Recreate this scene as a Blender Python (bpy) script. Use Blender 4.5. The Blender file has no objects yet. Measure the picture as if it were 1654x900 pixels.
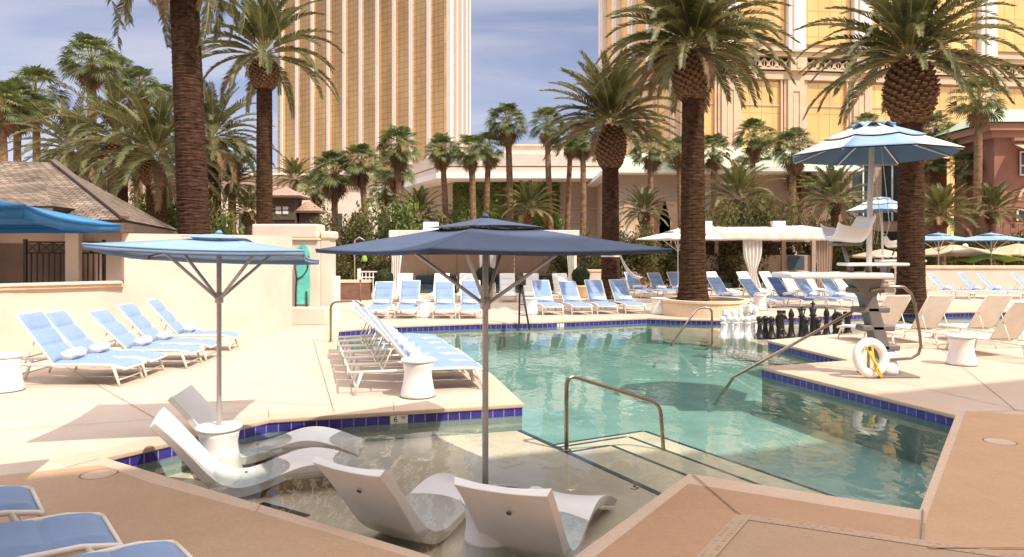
import bpy, bmesh, math, random
from mathutils import Vector, Matrix, noise
from mathutils.geometry import tessellate_polygon
PI = math.pi
R = math.radians
sc = bpy.context.scene
C = sc.collection
F, HZ, UC, EYE = 1150.0, 405.0, 827.0, 2.05      # focal length in photo pixels, horizon row, centre column, eye height


def P(u, v, z=0.0):
    y = F * (EYE - z) / (v - HZ)
    return Vector(((u - UC) / F * y, y, z))


def Q(u, v, y):
    return Vector(((u - UC) * y / F, y, EYE - (v - HZ) * y / F))


def X(u, y):
    return (u - UC) * y / F


def Z(v, y):
    return EYE - (v - HZ) * y / F


# ------------------------------------------------------------------ mesh builder
class MB:
    def __init__(s):
        s.v, s.f, s.m, s.s, s.uv = [], [], [], [], []

    def add(s, vs, fs, mi=0, smooth=False, uvs=None):
        o = len(s.v)
        s.v += [tuple(p) for p in vs]
        for k, f in enumerate(fs):
            s.f.append([i + o for i in f])
            s.m.append(mi)
            s.s.append(smooth)
            s.uv.append(uvs[k] if uvs else None)
        return s

    def box(s, x0, x1, y0, y1, z0, z1, mi=0):
        vs = [(x0, y0, z0), (x1, y0, z0), (x1, y1, z0), (x0, y1, z0), (x0, y0, z1), (x1, y0, z1), (x1, y1, z1), (x0, y1, z1)]
        return s.add(vs, [(3, 2, 1, 0), (4, 5, 6, 7), (0, 1, 5, 4), (1, 2, 6, 5), (2, 3, 7, 6), (3, 0, 4, 7)], mi)

    def obox(s, M, sx, sy, sz, mi=0):
        b = MB().box(-sx / 2, sx / 2, -sy / 2, sy / 2, -sz / 2, sz / 2)
        return s.add([M @ Vector(p) for p in b.v], b.f, mi)

    def bar(s, a, b, w, h, mi=0):
        a, b = Vector(a), Vector(b)
        d = (b - a)
        L = d.length
        d.normalize()
        up = Vector((0, 0, 1)) if abs(d.z) < .95 else Vector((0, 1, 0))
        sd = d.cross(up).normalized()
        up = sd.cross(d)
        vs = []
        for t in (a, b):
            for i, j in ((-1, -1), (1, -1), (1, 1), (-1, 1)):
                vs.append(t + sd * i * w / 2 + up * j * h / 2)
        return s.add(vs, [(0, 1, 2, 3), (7, 6, 5, 4), (0, 4, 5, 1), (1, 5, 6, 2), (2, 6, 7, 3), (3, 7, 4, 0)], mi)

    def prism(s, poly, z0, z1, mi=0, top=True, bottom=True, sides=True):
        n = len(poly)
        a = sum(poly[i][0] * poly[(i + 1) % n][1] - poly[(i + 1) % n][0] * poly[i][1] for i in range(n))
        if a < 0:
            poly = poly[::-1]
        vs = [(p[0], p[1], z0) for p in poly] + [(p[0], p[1], z1) for p in poly]
        tri = tessellate_polygon([[Vector((p[0], p[1], 0)) for p in poly]])
        fs = []
        for t in tri:
            t = list(t)
            q = [poly[i] for i in t]
            ar = (q[1][0] - q[0][0]) * (q[2][1] - q[0][1]) - (q[2][0] - q[0][0]) * (q[1][1] - q[0][1])
            if ar < 0:
                t = t[::-1]
            if top:
                fs.append([i + n for i in t])
            if bottom:
                fs.append(t[::-1])
        if sides:
            for i in range(n):
                j = (i + 1) % n
                fs.append([i, j, j + n, i + n])
        return s.add(vs, fs, mi)

    def tube(s, pts, r, n=8, mi=0, smooth=True, cap=True):
        pts = [Vector(p) for p in pts]
        rs = r if isinstance(r, (list, tuple)) else [r] * len(pts)
        prev = None
        vs, fs = [], []
        for i, p in enumerate(pts):
            d = (pts[min(i + 1, len(pts) - 1)] - pts[max(i - 1, 0)]).normalized()
            if prev is None:
                up = Vector((0, 0, 1)) if abs(d.z) < .9 else Vector((1, 0, 0))
                a = d.cross(up).normalized()
            else:
                a = (prev - d * prev.dot(d)).normalized()
            b = d.cross(a)
            prev = a
            for k in range(n):
                t = 2 * PI * k / n
                vs.append(p + (a * math.cos(t) + b * math.sin(t)) * rs[i])
        for i in range(len(pts) - 1):
            for k in range(n):
                fs.append((i * n + k, i * n + (k + 1) % n, (i + 1) * n + (k + 1) % n, (i + 1) * n + k))
        s.add(vs, fs, mi, smooth)
        if cap:
            o = len(s.v) - len(vs)
            for ring, rev in ((0, True), (len(pts) - 1, False)):
                f = [o + ring * n + k for k in range(n)]
                s.f.append(f[::-1] if rev else f)
                s.m.append(mi)
                s.s.append(False)
                s.uv.append(None)
        return s

    def lathe(s, prof, n=24, c=(0, 0, 0), mi=0, smooth=True, cap=True):
        vs, fs = [], []
        for r, z in prof:
            for k in range(n):
                t = 2 * PI * k / n
                vs.append((c[0] + r * math.cos(t), c[1] + r * math.sin(t), c[2] + z))
        for i in range(len(prof) - 1):
            for k in range(n):
                fs.append((i * n + k, i * n + (k + 1) % n, (i + 1) * n + (k + 1) % n, (i + 1) * n + k))
        s.add(vs, fs, mi, smooth)
        if cap:
            o = len(s.v) - len(vs)
            L = len(prof) - 1
            for ring, rev in ((0, True), (L, False)):
                if prof[ring][0] > 1e-4:
                    f = [o + ring * n + k for k in range(n)]
                    s.f.append(f[::-1] if rev else f)
                    s.m.append(mi)
                    s.s.append(False)
                    s.uv.append(None)
        return s

    def grid(s, fn, nu, nv, mi=0, smooth=True, flip=False):
        vs = [fn(i / nu, j / nv) for i in range(nu + 1) for j in range(nv + 1)]
        fs = []
        for i in range(nu):
            for j in range(nv):
                a = i * (nv + 1) + j
                f = (a, a + nv + 1, a + nv + 2, a + 1)
                fs.append(f[::-1] if flip else f)
        return s.add(vs, fs, mi, smooth)

    def sphere(s, c, rx, ry, rz, n=16, m=10, mi=0):
        prof = []
        vs, fs = [], []
        for i in range(m + 1):
            a = -PI / 2 + PI * i / m
            for k in range(n):
                t = 2 * PI * k / n
                vs.append((c[0] + rx * math.cos(a) * math.cos(t), c[1] + ry * math.cos(a) * math.sin(t), c[2] + rz * math.sin(a)))
        for i in range(m):
            for k in range(n):
                fs.append((i * n + k, i * n + (k + 1) % n, (i + 1) * n + (k + 1) % n, (i + 1) * n + k))
        return s.add(vs, fs, mi, True)

    def mesh(s, name, mats):
        me = bpy.data.meshes.new(name)
        me.from_pydata(s.v, [], s.f)
        for m in (mats if isinstance(mats, (list, tuple)) else [mats]):
            me.materials.append(m)
        me.polygons.foreach_set('material_index', s.m)
        me.polygons.foreach_set('use_smooth', s.s)
        if any(s.uv):
            uvl = me.uv_layers.new(name='UVMap')
            for p, uv in zip(me.polygons, s.uv):
                if uv:
                    for li, c in zip(p.loop_indices, uv):
                        uvl.data[li].uv = c
        me.update()
        return me

    def build(s, name, mats, parent=None, loc=(0, 0, 0), rz=0, bevel=0, seg=2):
        return put(name, s.mesh(name, mats), parent, loc, rz, bevel, seg)


def put(name, me, parent=None, loc=(0, 0, 0), rz=0, bevel=0, seg=2):
    o = bpy.data.objects.new(name, me)
    C.objects.link(o)
    o.location = loc
    o.rotation_euler = (0, 0, rz)
    if parent:
        o.parent = parent
    if bevel:
        b = o.modifiers.new('bevel', 'BEVEL')
        b.width = bevel
        b.segments = seg
        b.limit_method = 'ANGLE'
        b.angle_limit = R(40)
        b.harden_normals = False
    return o


def tag(o, label, cat, group=None):
    o['label'] = label
    o['category'] = cat
    if group:
        o['group'] = group
    return o


def thing(name, label, cat, loc=(0, 0, 0), rz=0, group=None):
    o = bpy.data.objects.new(name, None)
    o.empty_display_size = .2
    C.objects.link(o)
    o.location = loc
    o.rotation_euler = (0, 0, rz)
    return tag(o, label, cat, group)


def struct(o, kind='structure'):
    o['kind'] = kind
    return o


def copy_tree(o, parent=None):
    c = o.copy()
    C.objects.link(c)
    if parent:
        c.parent = parent
    for ch in [x for x in bpy.data.objects if x.parent == o]:
        copy_tree(ch, c)
    return c


def clone(proto, loc, rz, label, group=None):
    c = copy_tree(proto)
    c.location = loc
    c.rotation_euler = (0, 0, rz)
    c['label'] = label
    if group:
        c['group'] = group
    return c


# ------------------------------------------------------------------ materials
def nodes(name):
    m = bpy.data.materials.new(name)
    m.use_nodes = True
    nt = m.node_tree
    nt.nodes.clear()
    out = nt.nodes.new('ShaderNodeOutputMaterial')
    return m, nt, out


def N(nt, t, **kw):
    n = nt.nodes.new(t)
    for k, v in kw.items():
        if k in n.inputs.keys():
            n.inputs[k].default_value = v
        else:
            setattr(n, k, v)
    return n


def rgb(c):
    return (c[0], c[1], c[2], 1)


def mat(name, col, rough=.6, var=.12, scale=6, bump=0, bscale=40, metal=0, spec=.5, trans=0, col2=None, coord='Object', stretch=None, sheen=0):
    m, nt, out = nodes(name)
    b = N(nt, 'ShaderNodeBsdfPrincipled')
    b.inputs['Roughness'].default_value = rough
    b.inputs['Metallic'].default_value = metal
    b.inputs['Specular IOR Level'].default_value = spec
    if sheen:
        b.inputs['Sheen Weight'].default_value = sheen
    tc = N(nt, 'ShaderNodeTexCoord')
    src = tc.outputs[coord]
    if stretch:
        mp = N(nt, 'ShaderNodeMapping')
        mp.inputs['Scale'].default_value = stretch
        nt.links.new(src, mp.inputs['Vector'])
        src = mp.outputs[0]
    no = N(nt, 'ShaderNodeTexNoise')
    no.inputs['Scale'].default_value = scale
    no.inputs['Detail'].default_value = 5
    no.inputs['Roughness'].default_value = .6
    nt.links.new(src, no.inputs['Vector'])
    ramp = N(nt, 'ShaderNodeValToRGB')
    c1 = [max(0, c * (1 - var)) for c in col]
    c2 = col2 or [min(1, c * (1 + var)) for c in col]
    ramp.color_ramp.elements[0].position = .3
    ramp.color_ramp.elements[1].position = .7
    ramp.color_ramp.elements[0].color = rgb(c1)
    ramp.color_ramp.elements[1].color = rgb(c2)
    nt.links.new(no.outputs['Fac'], ramp.inputs[0])
    nt.links.new(ramp.outputs[0], b.inputs['Base Color'])
    if bump:
        n2 = N(nt, 'ShaderNodeTexNoise')
        n2.inputs['Scale'].default_value = bscale
        n2.inputs['Detail'].default_value = 4
        nt.links.new(src, n2.inputs['Vector'])
        bp = N(nt, 'ShaderNodeBump')
        bp.inputs['Strength'].default_value = bump
        bp.inputs['Distance'].default_value = .02
        nt.links.new(n2.outputs['Fac'], bp.inputs['Height'])
        nt.links.new(bp.outputs[0], b.inputs['Normal'])
    if trans:
        tr = N(nt, 'ShaderNodeBsdfTranslucent')
        nt.links.new(ramp.outputs[0], tr.inputs['Color'])
        mx = N(nt, 'ShaderNodeMixShader')
        mx.inputs[0].default_value = trans
        nt.links.new(b.outputs[0], mx.inputs[1])
        nt.links.new(tr.outputs[0], mx.inputs[2])
        nt.links.new(mx.outputs[0], out.inputs[0])
    else:
        nt.links.new(b.outputs[0], out.inputs[0])
    return m


def brickmat(name, c1, c2, mortar, w, h, ms, rough=.5, offset=.5, coord='UV', metal=0, spec=.5, bump=.3, var=.1, ns=(1.3, 1.3, 1.3)):
    """rows of bricks, tiles or panes, w x h in metres"""
    m, nt, out = nodes(name)
    b = N(nt, 'ShaderNodeBsdfPrincipled')
    b.inputs['Roughness'].default_value = rough
    b.inputs['Metallic'].default_value = metal
    b.inputs['Specular IOR Level'].default_value = spec
    tc = N(nt, 'ShaderNodeTexCoord')
    br = N(nt, 'ShaderNodeTexBrick')
    br.offset = offset
    for k, v in (('Color1', rgb(c1)), ('Color2', rgb(c2)), ('Mortar', rgb(mortar)), ('Scale', 1.0), ('Mortar Size', ms), ('Brick Width', w), ('Row Height', h), ('Mortar Smooth', .1)):
        br.inputs[k].default_value = v
    nt.links.new(tc.outputs[coord], br.inputs['Vector'])
    no = N(nt, 'ShaderNodeTexNoise')
    no.inputs['Scale'].default_value = 1
    no.inputs['Detail'].default_value = 4
    nmap = N(nt, 'ShaderNodeMapping')
    nmap.inputs['Scale'].default_value = ns
    nt.links.new(tc.outputs[coord], nmap.inputs['Vector'])
    nt.links.new(nmap.outputs[0], no.inputs['Vector'])
    mul = N(nt, 'ShaderNodeMapRange')
    mul.inputs['From Min'].default_value = .3
    mul.inputs['From Max'].default_value = .7
    mul.inputs['To Min'].default_value = 1 - var
    mul.inputs['To Max'].default_value = 1 + var
    nt.links.new(no.outputs['Fac'], mul.inputs[0])
    mx = N(nt, 'ShaderNodeVectorMath', operation='SCALE')
    nt.links.new(br.outputs['Color'], mx.inputs[0])
    nt.links.new(mul.outputs[0], mx.inputs['Scale'])
    nt.links.new(mx.outputs[0], b.inputs['Base Color'])
    if bump:
        bp = N(nt, 'ShaderNodeBump')
        bp.inputs['Strength'].default_value = bump
        bp.inputs['Distance'].default_value = .02
        bp.invert = True
        nt.links.new(br.outputs['Fac'], bp.inputs['Height'])
        nt.links.new(bp.outputs[0], b.inputs['Normal'])
    nt.links.new(b.outputs[0], out.inputs[0])
    return m


def deckmat(name, ca, cb, cc, big=.14):
    """poured, lightly stained concrete: large uneven staining, fine mottling, hairline texture"""
    m, nt, out = nodes(name)
    b = N(nt, 'ShaderNodeBsdfPrincipled')
    b.inputs['Roughness'].default_value = .75
    b.inputs['Specular IOR Level'].default_value = .3
    tc = N(nt, 'ShaderNodeTexCoord')
    n1 = N(nt, 'ShaderNodeTexNoise')
    n1.inputs['Scale'].default_value = big
    n1.inputs['Detail'].default_value = 3
    n2 = N(nt, 'ShaderNodeTexNoise')
    n2.inputs['Scale'].default_value = 2.2
    n2.inputs['Detail'].default_value = 8
    n2.inputs['Roughness'].default_value = .65
    n3 = N(nt, 'ShaderNodeTexNoise')
    n3.inputs['Scale'].default_value = 45
    n3.inputs['Detail'].default_value = 5
    for n in (n1, n2, n3):
        nt.links.new(tc.outputs['Object'], n.inputs['Vector'])
    r1 = N(nt, 'ShaderNodeValToRGB')
    r1.color_ramp.elements[0].position = .35
    r1.color_ramp.elements[1].position = .65
    r1.color_ramp.elements[0].color = rgb(ca)
    r1.color_ramp.elements[1].color = rgb(cb)
    nt.links.new(n1.outputs['Fac'], r1.inputs[0])
    r2 = N(nt, 'ShaderNodeMapRange')
    r2.inputs['From Min'].default_value = .38
    r2.inputs['From Max'].default_value = .72
    nt.links.new(n2.outputs['Fac'], r2.inputs[0])
    mx = N(nt, 'ShaderNodeMixRGB')
    mx.inputs['Color2'].default_value = rgb(cc)
    mu = N(nt, 'ShaderNodeMath', operation='MULTIPLY')
    mu.inputs[1].default_value = .6
    nt.links.new(r2.outputs[0], mu.inputs[0])
    nt.links.new(mu.outputs[0], mx.inputs[0])
    nt.links.new(r1.outputs[0], mx.inputs['Color1'])
    r3 = N(nt, 'ShaderNodeMapRange')
    r3.inputs['From Min'].default_value = .3
    r3.inputs['From Max'].default_value = .7
    r3.inputs['To Min'].default_value = .92
    r3.inputs['To Max'].default_value = 1.06
    nt.links.new(n3.outputs['Fac'], r3.inputs[0])
    sc_ = N(nt, 'ShaderNodeVectorMath', operation='SCALE')
    nt.links.new(mx.outputs[0], sc_.inputs[0])
    nt.links.new(r3.outputs[0], sc_.inputs['Scale'])
    nt.links.new(sc_.outputs[0], b.inputs['Base Color'])
    bp = N(nt, 'ShaderNodeBump')
    bp.inputs['Strength'].default_value = .15
    bp.inputs['Distance'].default_value = .01
    nt.links.new(n3.outputs['Fac'], bp.inputs['Height'])
    nt.links.new(bp.outputs[0], b.inputs['Normal'])
    nt.links.new(b.outputs[0], out.inputs[0])
    return m


def watermat():
    m, nt, out = nodes('pool_water')
    tc = N(nt, 'ShaderNodeTexCoord')
    mp = N(nt, 'ShaderNodeMapping')
    mp.inputs['Scale'].default_value = (1.0, .55, 1)
    mp.inputs['Rotation'].default_value = (0, 0, R(20))
    nt.links.new(tc.outputs['Object'], mp.inputs['Vector'])
    n1 = N(nt, 'ShaderNodeTexNoise')
    n1.inputs['Scale'].default_value = 2.6
    n1.inputs['Detail'].default_value = 2
    n1.inputs['Distortion'].default_value = .6
    n2 = N(nt, 'ShaderNodeTexNoise')
    n2.inputs['Scale'].default_value = 9
    n2.inputs['Detail'].default_value = 2
    for n in (n1, n2):
        nt.links.new(mp.outputs[0], n.inputs['Vector'])
    ad = N(nt, 'ShaderNodeMath', operation='MULTIPLY_ADD')
    ad.inputs[1].default_value = .22
    nt.links.new(n2.outputs['Fac'], ad.inputs[0])
    nt.links.new(n1.outputs['Fac'], ad.inputs[2])
    bp = N(nt, 'ShaderNodeBump')
    bp.inputs['Strength'].default_value = 1.0
    bp.inputs['Distance'].default_value = WAVE
    nt.links.new(ad.outputs[0], bp.inputs['Height'])
    fr = N(nt, 'ShaderNodeFresnel')
    fr.inputs['IOR'].default_value = 1.45
    nt.links.new(bp.outputs[0], fr.inputs['Normal'])
    gl = N(nt, 'ShaderNodeBsdfGlossy')
    gl.inputs['Roughness'].default_value = .02
    nt.links.new(bp.outputs[0], gl.inputs['Normal'])
    tr = N(nt, 'ShaderNodeBsdfTransparent')
    tr.inputs['Color'].default_value = (.97, .99, .985, 1)
    mx = N(nt, 'ShaderNodeMixShader')
    nt.links.new(fr.outputs[0], mx.inputs[0])
    nt.links.new(tr.outputs[0], mx.inputs[1])
    nt.links.new(gl.outputs[0], mx.inputs[2])
    nt.links.new(mx.outputs[0], out.inputs[0])
    va = N(nt, 'ShaderNodeVolumeAbsorption')
    va.inputs['Color'].default_value = WCOL
    va.inputs['Density'].default_value = WDEN
    nt.links.new(va.outputs[0], out.inputs['Volume'])
    return m


WAVE = .0075
WCOL = (.46, .85, .77, 1)
WDEN = .22
M = {}
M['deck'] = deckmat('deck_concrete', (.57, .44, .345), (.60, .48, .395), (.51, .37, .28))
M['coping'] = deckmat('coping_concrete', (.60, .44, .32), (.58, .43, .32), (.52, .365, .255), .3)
M['walk'] = deckmat('walkway_concrete', (.44, .26, .155), (.47, .28, .165), (.40, .23, .135), .4)  # darker orange of these three slabs carries the warm foreground shade
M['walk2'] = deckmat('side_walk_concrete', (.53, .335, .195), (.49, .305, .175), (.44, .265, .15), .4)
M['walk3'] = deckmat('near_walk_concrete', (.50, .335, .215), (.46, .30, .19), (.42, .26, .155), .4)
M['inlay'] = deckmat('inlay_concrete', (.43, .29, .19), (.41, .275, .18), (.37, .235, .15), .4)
M['ground'] = mat('desert_ground', (.42, .33, .24), .9, .2, .05)
M['joint'] = mat('joint_sealant', (.25, .15, .09), .8, .2)
M['mosaic'] = brickmat('mosaic_border', (.48, .31, .20), (.34, .19, .12), (.45, .31, .21), .055, .05, .012, .7, .5)
M['plaster'] = mat('pool_plaster', (.29, .405, .385), .7, .16, 1.2, col2=(.37, .485, .46))
M['shelf'] = mat('shelf_plaster', (.82, .63, .47), .7, .12, 1.6, col2=(.88, .70, .55))
M['tile'] = brickmat('cobalt_tile', (.030, .028, .20), (.055, .045, .30), (.30, .28, .45), .15, .115, .006, .15, 0, var=.3)
M['tileline'] = mat('navy_tile_line', (.02, .025, .06), .3, .4, 30)
M['water'] = watermat()
M['cream'] = mat('cream_stucco', (.69, .57, .475), .9, .10, .9, .35, 70)
M['cream2'] = mat('pale_stucco', (.71, .595, .50), .9, .09, 1.1, .3, 70)
M['stone'] = mat('sandstone_cladding', (.56, .40, .27), .85, .10, .5, .1, 8)
M['stone2'] = mat('pale_sandstone', (.64, .47, .32), .85, .10, .6, .1, 8)
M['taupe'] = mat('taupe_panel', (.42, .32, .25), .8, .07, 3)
M['fin'] = mat('white_fin', (.80, .72, .66), .6, .05, .3)
M['brown'] = mat('maroon_stucco', (.28, .13, .09), .85, .15, .8, .1, 20)
M['brown2'] = mat('maroon_trim', (.33, .17, .12), .85, .12, .8)
M['copper'] = brickmat('green_copper_roof', (.42, .50, .36), (.50, .54, .38), (.34, .40, .28), 40, .35, .03, .6, 0, 'UV', 0, .4, .5, .12)
M['creamroof'] = brickmat('cream_standing_roof', (.66, .60, .40), (.70, .62, .42), (.48, .42, .28), 40, .4, .04, .7, 0, 'UV', 0, .4, .5, .1)
M['shingle'] = brickmat('wood_shingle', (.15, .11, .085), (.27, .205, .155), (.06, .045, .034), .19, .15, .012, .9, .5, 'UV', 0, .2, 1, .35)
M['redtile'] = brickmat('rose_roof_tile', (.42, .24, .18), (.50, .30, .23), (.25, .14, .1), .25, .2, .02, .85, .5, 'UV')
M['wood'] = mat('dark_wood', (.13, .085, .06), .7, .25, 4, stretch=(1, 1, 6))
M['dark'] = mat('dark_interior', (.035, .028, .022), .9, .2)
M['hutin'] = mat('hut_interior', (.20, .15, .115), .9, .3, 1.2)
M['rail'] = mat('dark_iron', (.035, .028, .022), .5, .2, spec=.4)
M['gold'] = brickmat('gold_curtain_glass', (1.0, .56, .21), (.92, .50, .18), (.50, .25, .09), 2.9, 2.95, .11, .16, 0, 'UV', .88, .5, 0, .24, (.05, .018, 1))
M['gold2'] = brickmat('gold_window_glass', (1.0, .64, .25), (.94, .57, .205), (.66, .38, .14), 1.35, 2.9, .05, .22, 0, 'UV', .40, .5, 0, .16, (.25, .12, 1))
M['yellow'] = brickmat('bright_gold_glass', (.98, .70, .24), (.90, .60, .2), (.4, .22, .08), 1.5, 2.95, .10, .2, 0, 'UV', .55, .5, 0, .1)
M['glassdark'] = mat('dark_glass', (.03, .05, .05), .08, .2, spec=.6)
M['white'] = mat('white_paint', (.80, .78, .74), .5, .04, 3)
M['frame'] = mat('cream_powder_coat', (.80, .74, .64), .45, .05, 5)
M['fabric_blue'] = mat('blue_sling_fabric', (.21, .31, .50), .75, .08, 5, .25, 260, sheen=.2)
M['fabric_deep'] = mat('deep_blue_sling_fabric', (.035, .085, .25), .75, .08, 5, .25, 260, sheen=.2)  # the blue sling darkened, shade on the lounger put into its colour
M['fabric_white'] = mat('white_sling_fabric', (.82, .79, .74), .8, .06, 5, .25, 260, sheen=.1)
M['towel'] = mat('white_terry', (.82, .81, .79), .95, .05, 30, .7, 160, sheen=.3)
M['resin'] = mat('white_resin', (.82, .80, .775), .33, .06, 2.2, .05, 60)
M['resin_edge'] = mat('grey_plug', (.08, .075, .07), .6)
M['navy'] = mat('navy_canopy_cloth', (.074, .104, .185), .8, .10, 3, .2, 300, trans=.12)
M['skyblue'] = mat('sky_blue_canopy_cloth', (.29, .43, .62), .8, .08, 3, .2, 300, trans=.18)
M['azure'] = mat('azure_canopy_cloth', (.05, .27, .60), .8, .08, 3, .2, 300, trans=.12)
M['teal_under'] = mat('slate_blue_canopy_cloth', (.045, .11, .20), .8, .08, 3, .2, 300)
M['canvas'] = mat('white_canvas', (.80, .77, .72), .85, .05, 4, .2, 200, trans=.12)
M['lime'] = mat('lime_canvas', (.36, .52, .10), .85, .08, 4, trans=.2)
M['tan'] = mat('tan_canvas', (.56, .42, .27), .85, .08, 4, trans=.1)
M['pole'] = mat('grey_pole_paint', (.56, .53, .50), .4, .08, 3, metal=.2)
M['polew'] = mat('white_pole_paint', (.74, .72, .69), .4, .05, 3)
M['steel'] = mat('brushed_steel', (.50, .46, .42), .25, .1, 20, metal=1)
M['bronze'] = mat('weathered_steel_rail', (.36, .29, .23), .28, .15, 20, metal=1)
M['greyp'] = mat('grey_fibreglass', (.18, .165, .155), .5, .08, 4)
M['yellowrope'] = mat('yellow_strap', (.80, .56, .03), .6, .1, 20)
M['black'] = mat('black_resin', (.012, .011, .011), .35, .2, 6)
M['teal'] = mat('turquoise_panel', (.13, .55, .47), .6, .22, 6, .1, 20)
M['cabinet'] = mat('slate_sofa', (.05, .09, .12), .8, .1)
M['leaf'] = mat('date_palm_leaf', (.09, .105, .030), .5, .45, .8, spec=.45, trans=.25, col2=(.21, .205, .08))
M['leaf2'] = mat('olive_palm_leaf', (.12, .125, .034), .5, .4, .8, spec=.45, trans=.28, col2=(.28, .25, .095))
M['fan'] = mat('fan_palm_leaf', (.10, .14, .036), .45, .45, .7, spec=.5, trans=.3, col2=(.23, .26, .085))
M['dead'] = mat('dry_frond', (.23, .15, .08), .9, .35, 3, trans=.1)
M['rachis'] = mat('frond_stalk', (.33, .27, .10), .6, .2, 4)
M['bark'] = mat('palm_bark', (.045, .024, .015), .95, .5, 5, .9, 30, spec=.1, col2=(.105, .055, .033), stretch=(1, 1, 2.5))
M['bark2'] = mat('fan_palm_bark', (.20, .115, .068), .95, .4, 4, .8, 22, spec=.1, col2=(.32, .19, .115), stretch=(1, 1, 2))
M['boss'] = mat('cut_frond_base', (.12, .06, .034), .9, .35, 10, .5, 40, spec=.15, col2=(.22, .125, .07))
M['bosscut'] = mat('cut_frond_face', (.40, .25, .13), .9, .3, 14, spec=.15)
M['bush'] = mat('hedge_leaf', (.075, .080, .020), .6, .5, .9, spec=.3, trans=.2, col2=(.17, .15, .042))
M['bushdark'] = mat('dark_box_leaf', (.026, .045, .014), .6, .4, 3, spec=.3, trans=.1)
M['ivy'] = mat('ivy_leaf', (.10, .14, .03), .6, .4, 1.2, spec=.3, trans=.2, col2=(.20, .24, .06))
M['pot'] = mat('terracotta_pot', (.40, .22, .14), .8, .2, 5)
M['planterwood'] = mat('brown_planter', (.20, .11, .07), .85, .3, 4)
M['sand'] = mat('beige_stone_cap', (.72, .56, .38), .85, .1, 2)
M['stripe'] = brickmat('striped_awning', (.62, .50, .40), (.35, .15, .11), (.35, .15, .11), .22, 30, .02, .8, 0, 'UV', 0, .2, 0)
M['ink'] = mat('black_numeral', (.02, .02, .02), .5, .1)
M['markertile'] = mat('white_marker_tile', (.78, .75, .68), .25, .05)

# ------------------------------------------------------------------ the pool, its deck and the ground
deckpx = [(163, 740), (434, 677), (843, 652), (795, 607)]
pool = [P(u, v) for u, v in deckpx] + [Vector((-1.15, 14.95, 0)), Vector((-3.62, 14.6, 0))]
pool += [P(u, v) for u, v in [(546, 534), (620, 527.5), (770, 522), (870, 520.5), (960, 517), (1045, 513.5), (1100, 515.5), (1180, 516.5), (1260, 512.5), (1400, 506), (1560, 503.5), (1760, 503),
                              (1760, 529), (1500, 532), (1352, 540), (1241, 550), (1375, 582.5), (1231, 593), (1547, 671), (1490, 826), (1115, 767)]]
pool += [P(905, 920), P(742, 915)]
pool = [Vector((p.x, p.y)) for p in pool]
area = sum(pool[i].x * pool[(i + 1) % len(pool)].y - pool[(i + 1) % len(pool)].x * pool[i].y for i in range(len(pool)))
if area < 0:
    pool = pool[::-1]


def offset(poly, d, lim=2.6):
    """offset a counter-clockwise polygon outwards by d, mitred"""
    out = []
    n = len(poly)
    for i in range(n):
        a, b, c = poly[i - 1], poly[i], poly[(i + 1) % n]
        e1, e2 = (b - a).normalized(), (c - b).normalized()
        n1, n2 = Vector((e1.y, -e1.x)), Vector((e2.y, -e2.x))
        bi = (n1 + n2)
        if bi.length < 1e-4:
            bi = n1
        bi.normalize()
        k = max(1 / lim, bi.dot(n1))
        out.append(b + bi * d / k)
    return out


WZ = -.145
outer = offset(pool, .32)
lip = offset(pool, -.025)
# deck sheet: the paved terrace round the pool with the pool cut out
big = [Vector((-60, -12)), Vector((70, -12)), Vector((70, 60)), Vector((-60, 60))]
hole = offset(pool, .29)


def holed(name, outer_, hole_, z, m):
    allp = [Vector((p.x, p.y, 0)) for p in outer_] + [Vector((p.x, p.y, 0)) for p in hole_]
    tri = tessellate_polygon([[Vector((p.x, p.y, 0)) for p in outer_], [Vector((p.x, p.y, 0)) for p in hole_]])
    fs = []
    for t in tri:
        a, b, c = [allp[i] for i in t]
        fs.append(t if (b - a).cross(c - a).z > 0 else t[::-1])
    mb = MB().add([(p.x, p.y, z) for p in allp], fs)
    return mb.build(name, m)


struct(holed('pool_deck', big, hole, 0, M['deck']))
struct(holed('ground', [Vector((-1500, -300)), Vector((1500, -300)), Vector((1500, 2500)), Vector((-1500, 2500))], [Vector((-59.9, -11.9)), Vector((69.9, -11.9)), Vector((69.9, 59.9)), Vector((-59.9, 59.9))], -.01, M['ground']))
# coping ring
mb = MB()
n = len(pool)
for ring, z0 in ((0, 0),):
    vs, fs = [], []
    for i in range(n):
        vs += [(outer[i].x, outer[i].y, -.06), (outer[i].x, outer[i].y, .006), (lip[i].x, lip[i].y, .006), (lip[i].x, lip[i].y, -.05)]
    for i in range(n):
        j = (i + 1) % n
        for a, b in ((0, 1), (1, 2), (2, 3), (3, 0)):
            fs.append((i * 4 + a, j * 4 + a, j * 4 + b, i * 4 + b))
    mb.add(vs, fs)
struct(mb.build('pool_coping', M['coping'], bevel=.014))
bm = bmesh.new()
bm.from_mesh(bpy.data.objects['pool_coping'].data)
bmesh.ops.recalc_face_normals(bm, faces=bm.faces)
bm.to_mesh(bpy.data.objects['pool_coping'].data)
bm.free()
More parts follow.
